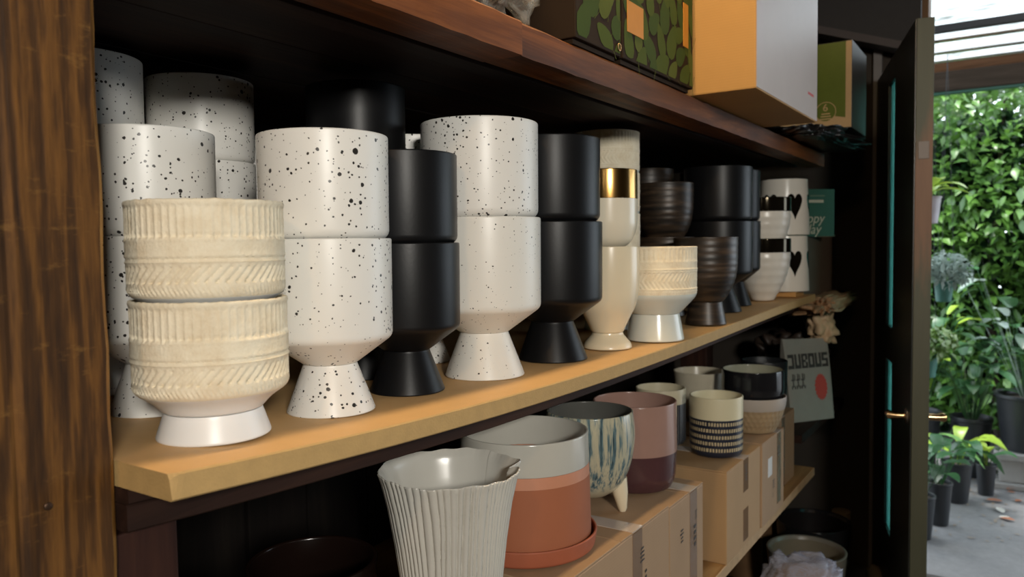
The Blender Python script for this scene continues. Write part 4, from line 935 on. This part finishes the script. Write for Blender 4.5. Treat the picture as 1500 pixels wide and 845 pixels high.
o = link('foliage', leafcloud('foliage', 2600, tree_s, (0.12, 0.2), hl, 6), tr_); o['kind'] = 'stuff'
link('trunk', tubemesh('trunk', [(8.6, 0.6, 0), (8.65, 0.55, 1.5), (8.6, 0.6, 3.2)], [0.10, 0.08, 0.03], plain('tree_bark', (0.10, 0.08, 0.06), 0.8), 10), tr_)
# canopy
def rsheet():
    V = []; Fc = []; n = 260; xs0, xs1 = 3.56, 4.62
    for i in range(n + 1):
        x = xs0 + (xs1 - xs0) * i / n; z = 2.318 - 0.055 * (x - xs0) + 0.008 * math.sin(x * 2 * math.pi / 0.05)
        for y in (-3.6, -1.8, 0.0, 1.0, 1.6): V.append((x, y, z))
    for i in range(n):
        for k in range(4): a = i * 5 + k; Fc.append((a, a + 5, a + 6, a + 1))
    m = N('clear_corrugated_plastic'); v = m.obj(False); d = m.noise(m.scaled(v, (16, 3, 16)), 1.0, 5, 0.7); dm = m.n('ShaderNodeMapRange', None, Value=d, _1=0.50, _2=0.64).outputs[0]
    tl = m.n('ShaderNodeBsdfTranslucent'); m.set(tl, 'Color', m.mix(dm, (0.60, 0.62, 0.63), (0.16, 0.17, 0.16)))
    tp = m.n('ShaderNodeBsdfTransparent', None, Color=(0.80, 0.83, 0.83)); mx = m.n('ShaderNodeMixShader'); m.set(mx, '_0', 0.35); m.set(mx, '_1', tl.outputs[0]); m.set(mx, '_2', tp.outputs[0]); m.t.links.new(mx.outputs[0], m.out.inputs[0])
    return mesh('roof_sheet', V, Fc, m.m, True)
tag(link('roof_sheet', rsheet()), 'clear corrugated plastic canopy roof outside the door', 'roof')
tag(link('roof_batten', boxmesh('roof_batten', 3.86, 3.895, -3.6, 1.6, 2.252, 2.283, plain('dark_batten', (0.035, 0.033, 0.036), 0.7), 0.002)), 'thin dark batten under the corrugated canopy roof', 'batten')
bm_ = thing('canopy_beam', 'brown weathered beam along the outer edge of the canopy', 'beam', (0, 0, 0))
link('upper_rail', boxmesh('upper_rail', 4.47, 4.53, -3.6, 1.6, 2.195, 2.245, wood('canopy_brown', 1, (0.03, 0.015, 0.008), (0.10, 0.045, 0.02), (0.17, 0.08, 0.04), 0.7), 0.003), bm_)
link('lower_rail', boxmesh('lower_rail', 4.455, 4.515, -3.6, 1.6, 2.095, 2.193, wood('canopy_grey', 1, (0.02, 0.014, 0.010), (0.05, 0.035, 0.025), (0.09, 0.06, 0.045), 0.7), 0.003), bm_)
link('edge_strip', boxmesh('edge_strip', 4.46, 4.50, -3.6, 1.6, 2.082, 2.0945, plain('green_strip', (0.02, 0.09, 0.065), 0.5)), bm_)
# nursery pots and plants
npm = plain('black_nursery_plastic', (0.020, 0.022, 0.026), 0.4); soil = plain('potting_soil', (0.035, 0.025, 0.018), 0.9, 0.4, 60, 0.4)
tealp = plain('teal_plastic', (0.05, 0.16, 0.13), 0.45)
def plant(label, loc, r, h, leaves, seed, potmat=npm, leafm=big, Lr=(0.1, 0.18), wr=0.22, spread=0.6, up=0.9, droop=0.5, stem_h=0.12, group=None, hang=None, potname='potted_plant', stems=True):
    random.seed(seed)
    t = thing(potname, label, 'plant', loc, random.uniform(0, 6), group)
    p = link('pot', lathe('pot', [(0, 0), (r * 0.72, 0, 0.004), (r * 0.95, h * 0.93, 0.002), (r, h * 0.94, 0.002), (r, h, 0.002), (r * 0.9, h, 0.002), (r * 0.86, h * 0.9), (0, h * 0.9)], potmat, 32), t)
    link('soil', lathe('soil', [(0, h * 0.93), (r * 0.86, h * 0.915), (r * 0.86, h * 0.905), (0, h * 0.905)], soil, 24), p)
    mats = [leafm] if not isinstance(leafm, list) else leafm
    st = plain('green_stem', (0.06, 0.11, 0.03), 0.5) if 'green_stem' not in M else M['green_stem']; M['green_stem'] = st
    for k in range(leaves):
        a = 2.4 * k + random.uniform(-.4, .4); el = random.uniform(0.1, 1.0) * up
        d = Vector((math.cos(a) * spread, math.sin(a) * spread, el)).normalized()
        b0 = Vector((math.cos(a) * r * 0.2, math.sin(a) * r * 0.2, h * 0.91)); sh = stem_h * random.uniform(0.4, 1.2)
        b1 = b0 + Vector((d.x * 0.5, d.y * 0.5, 1)).normalized() * sh
        V = []; Fc = []; L = random.uniform(*Lr)
        leaf_geo(V, Fc, b1, d, Vector((0, 0, 1)), L, L * wr, droop, 5)
        if stems:
            for s in ((0, 0, 0),):
                i = len(V); q = 0.0022; s1 = Vector((q, 0, 0)); s2 = Vector((0, q, 0))
                V += [b0 - s1, b0 + s1, b1 + s1 * 0.6, b1 - s1 * 0.6, b0 - s2, b0 + s2, b1 + s2 * 0.6, b1 - s2 * 0.6]; Fc += [(i, i + 1, i + 2, i + 3), (i + 4, i + 5, i + 6, i + 7)]
        link('leaf', mesh('leaf', V, Fc, random.choice(mats), True), t)
    if hang:
        for k in range(3):
            a = 2.1 * k; link('hanger_wire', tubemesh('hanger_wire', [(r * math.cos(a), r * math.sin(a), h), (0, 0, h + hang)], 0.0009, npm, 5), t)
    return t
gpn = 'black nursery pots on the path'
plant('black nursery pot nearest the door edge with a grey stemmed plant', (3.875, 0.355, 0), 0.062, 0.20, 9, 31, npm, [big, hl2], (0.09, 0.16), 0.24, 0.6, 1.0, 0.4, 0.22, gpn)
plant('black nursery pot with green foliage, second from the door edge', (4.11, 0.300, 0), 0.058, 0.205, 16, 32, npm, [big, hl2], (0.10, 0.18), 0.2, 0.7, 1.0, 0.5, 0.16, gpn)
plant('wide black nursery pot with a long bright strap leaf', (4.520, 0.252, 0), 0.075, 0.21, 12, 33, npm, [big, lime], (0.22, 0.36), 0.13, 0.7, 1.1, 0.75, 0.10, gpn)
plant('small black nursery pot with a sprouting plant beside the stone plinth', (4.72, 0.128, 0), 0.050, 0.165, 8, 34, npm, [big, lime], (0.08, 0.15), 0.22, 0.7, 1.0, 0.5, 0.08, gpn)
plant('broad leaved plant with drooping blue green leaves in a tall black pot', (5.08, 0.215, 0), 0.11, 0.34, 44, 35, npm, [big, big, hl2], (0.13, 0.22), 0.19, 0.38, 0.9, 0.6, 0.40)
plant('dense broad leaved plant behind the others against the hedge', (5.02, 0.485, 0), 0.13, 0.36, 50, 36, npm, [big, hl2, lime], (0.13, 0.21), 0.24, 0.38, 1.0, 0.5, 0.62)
def strap(label_parent_loc):
    V = []; Fc = []; leaf_geo(V, Fc, Vector((4.42, 0.335, 0.36)), Vector((-0.25, -0.85, 0.25)).normalized(), Vector((0, 0, 1)), 0.23, 0.026, 0.85, 8)
    return mesh('leaf', [Vector(v) - Vector(label_parent_loc) for v in V], Fc, plain('bright_strap_leaf', (0.22, 0.42, 0.12), 0.3), True)
for o in list(C.objects):
    if o.get('label', '').startswith('wide black nursery pot'):
        e = link('leaf', strap(o.location), o); e.rotation_euler = (0, 0, -o.rotation_euler.z)
random.seed(19); V = []; Fc = []
for _ in range(420):
    p = Vector((random.uniform(3.9, 6.3), random.uniform(-0.6, 0.35), 0.003)); a = random.uniform(0, 6.28)
    leaf_geo(V, Fc, p, Vector((math.cos(a), math.sin(a), 0.1)).normalized(), Vector((0, 0, 1)), random.uniform(0.012, 0.035), random.uniform(0.003, 0.008), 0.05, 2)
tag(link('leaf_litter', mesh('leaf_litter', V, Fc, plain('litter_brown', (0.22, 0.17, 0.125), 0.8, 0.4, 3), True)), 'scattered crumbs of dry leaf litter over the grey path', 'litter', None, 'stuff')
# big pot on a stone plinth
t = thing('stone_plinth', 'low grey stone plinth under the big dark pot', 'plinth', (5.02, -0.055, 0))
stn = plain('grey_stone', (0.30, 0.29, 0.28), 0.8, 0.2, 14, 0.3)
link('base', boxmesh('base', -0.16, 0.16, -0.16, 0.16, 0, 0.03, stn, 0.004), t); link('column', boxmesh('column', -0.13, 0.13, -0.13, 0.13, 0.03, 0.155, stn, 0.012), t); link('cap', boxmesh('cap', -0.155, 0.155, -0.155, 0.155, 0.155, 0.195, stn, 0.008), t)
plant('big dark pot holding a small tree on the stone plinth', (5.02, -0.055, 0.1955), 0.165, 0.31, 30, 40, npm, [big, sil, hl2], (0.11, 0.18), 0.24, 0.55, 0.8, 0.5, 0.66)
# hanging pots and their rail
for rx, lab in ((3.95, 'steel rail under the canopy nearest the door'), (4.20, 'steel rail under the middle of the canopy'), (4.40, 'steel rail under the outer part of the canopy')):
    tag(link('hanging_rail', tubemesh('hanging_rail', [(rx, -1.6, 2.235), (rx, 1.5, 2.235)], 0.010, steel, 10)), lab, 'rail', 'rails for hanging pots')
plant('hanging white and purple pot with long lime leaves', (3.95, 0.352, 1.425), 0.058, 0.122, 9, 51, plain('white_purple_pot', (0.50, 0.46, 0.52), 0.4), lime, (0.11, 0.18), 0.2, 0.9, 0.8, 0.5, 0.05, 'hanging pots outside the door', 0.68, 'hanging_plant')
def bushy(label, loc, r, h, n, rad, mat, seed, Lr, hang):
    t = plant(label, loc, r, h, 4, seed, tealp, mat, Lr, 0.35, 0.8, 0.8, 0.4, 0.06, 'hanging pots outside the door', hang, 'hanging_plant')
    def s():
        a = Vector((random.gauss(0, 1), random.gauss(0, 1), random.gauss(0, 1))).normalized() * random.random() ** 0.4
        return (a.x * rad, a.y * rad, h + rad * 0.45 + a.z * rad * 0.62)
    o = link('foliage', leafcloud('foliage', n, s, Lr, mat, seed), t); o['kind'] = 'stuff'
    return t
bushy('hanging teal pot with a dome of silver foliage', (4.20, 0.300, 1.055), 0.045, 0.10, 420, 0.13, sil, 61, (0.025, 0.045), 1.07)
bushy('hanging teal pot low down with mossy green foliage', (4.40, 0.385, 0.655), 0.055, 0.12, 420, 0.15, leafmat('moss_leaf', (0.06, 0.12, 0.02), (0.16, 0.26, 0.05)), 62, (0.03, 0.05), 1.45)
# ribbed grey pots stacked behind
rb = lathe('ribbed_pot', [(0, 0), (0.085, 0, 0.004), (0.104, 0.164, 0.002), (0.118, 0.166, 0.003), (0.118, 0.185, 0.003), (0.104, 0.185), (0.0848, 0.02), (0, 0.015)], plain('blue_grey_plastic', (0.16, 0.18, 0.20), 0.4), 48)
for k, s in enumerate(('lowest', 'second', 'third', 'fourth', 'fifth', 'topmost')):
    tag(link('ribbed_pot', rb, None, (5.36, -0.20, 0.55 + k * 0.035)), 'blue grey plastic pot in the nested stack beyond the small tree, %s' % s, 'pot', 'nested plastic pots')
t = thing('garden_bench', 'dark wooden bench under the nested plastic pots', 'bench', (5.36, -0.42, 0))
link('seat', boxmesh('seat', -0.17, 0.17, -0.5, 0.35, 0.515, 0.5495, plain('bench_wood', (0.05, 0.04, 0.035), 0.7), 0.003), t)
for sx in (-0.13, 0.13):
    for sy in (-0.45, 0.30): link('leg', boxmesh('leg', sx - 0.025, sx + 0.025, sy - 0.025, sy + 0.025, 0, 0.5148, plain('bench_leg_wood', (0.05, 0.04, 0.035), 0.7), 0.002), t)
# fallen leaves
random.seed(77); fm = [plain('fallen_tan', (0.34, 0.26, 0.17), 0.7), plain('fallen_pale', (0.50, 0.48, 0.44), 0.6), plain('fallen_rust', (0.30, 0.11, 0.05), 0.7)]
fl = []
for m_ in fm:
    V = []; Fc = []; leaf_geo(V, Fc, Vector((-0.03, 0, 0.004)), Vector((1, 0, 0.12)).normalized(), Vector((0, 0, 1)), 0.065, 0.017, 0.05, 4); fl.append(mesh('fallen_leaf', V, Fc, m_, True))
for k in range(60):
    x = random.uniform(4.3, 5.5); y = random.uniform(-0.35, 0.20 - 0.08 * (x - 4))
    s = random.uniform(0.6, 1.3)
    o = tag(link('fallen_leaf', random.choice(fl), None, (x, y, 0.0), (0, 0, random.uniform(0, 6.28))), 'dry fallen leaf lying on the grey path', 'leaf', 'fallen leaves on the path'); o.scale = (s, s, s)
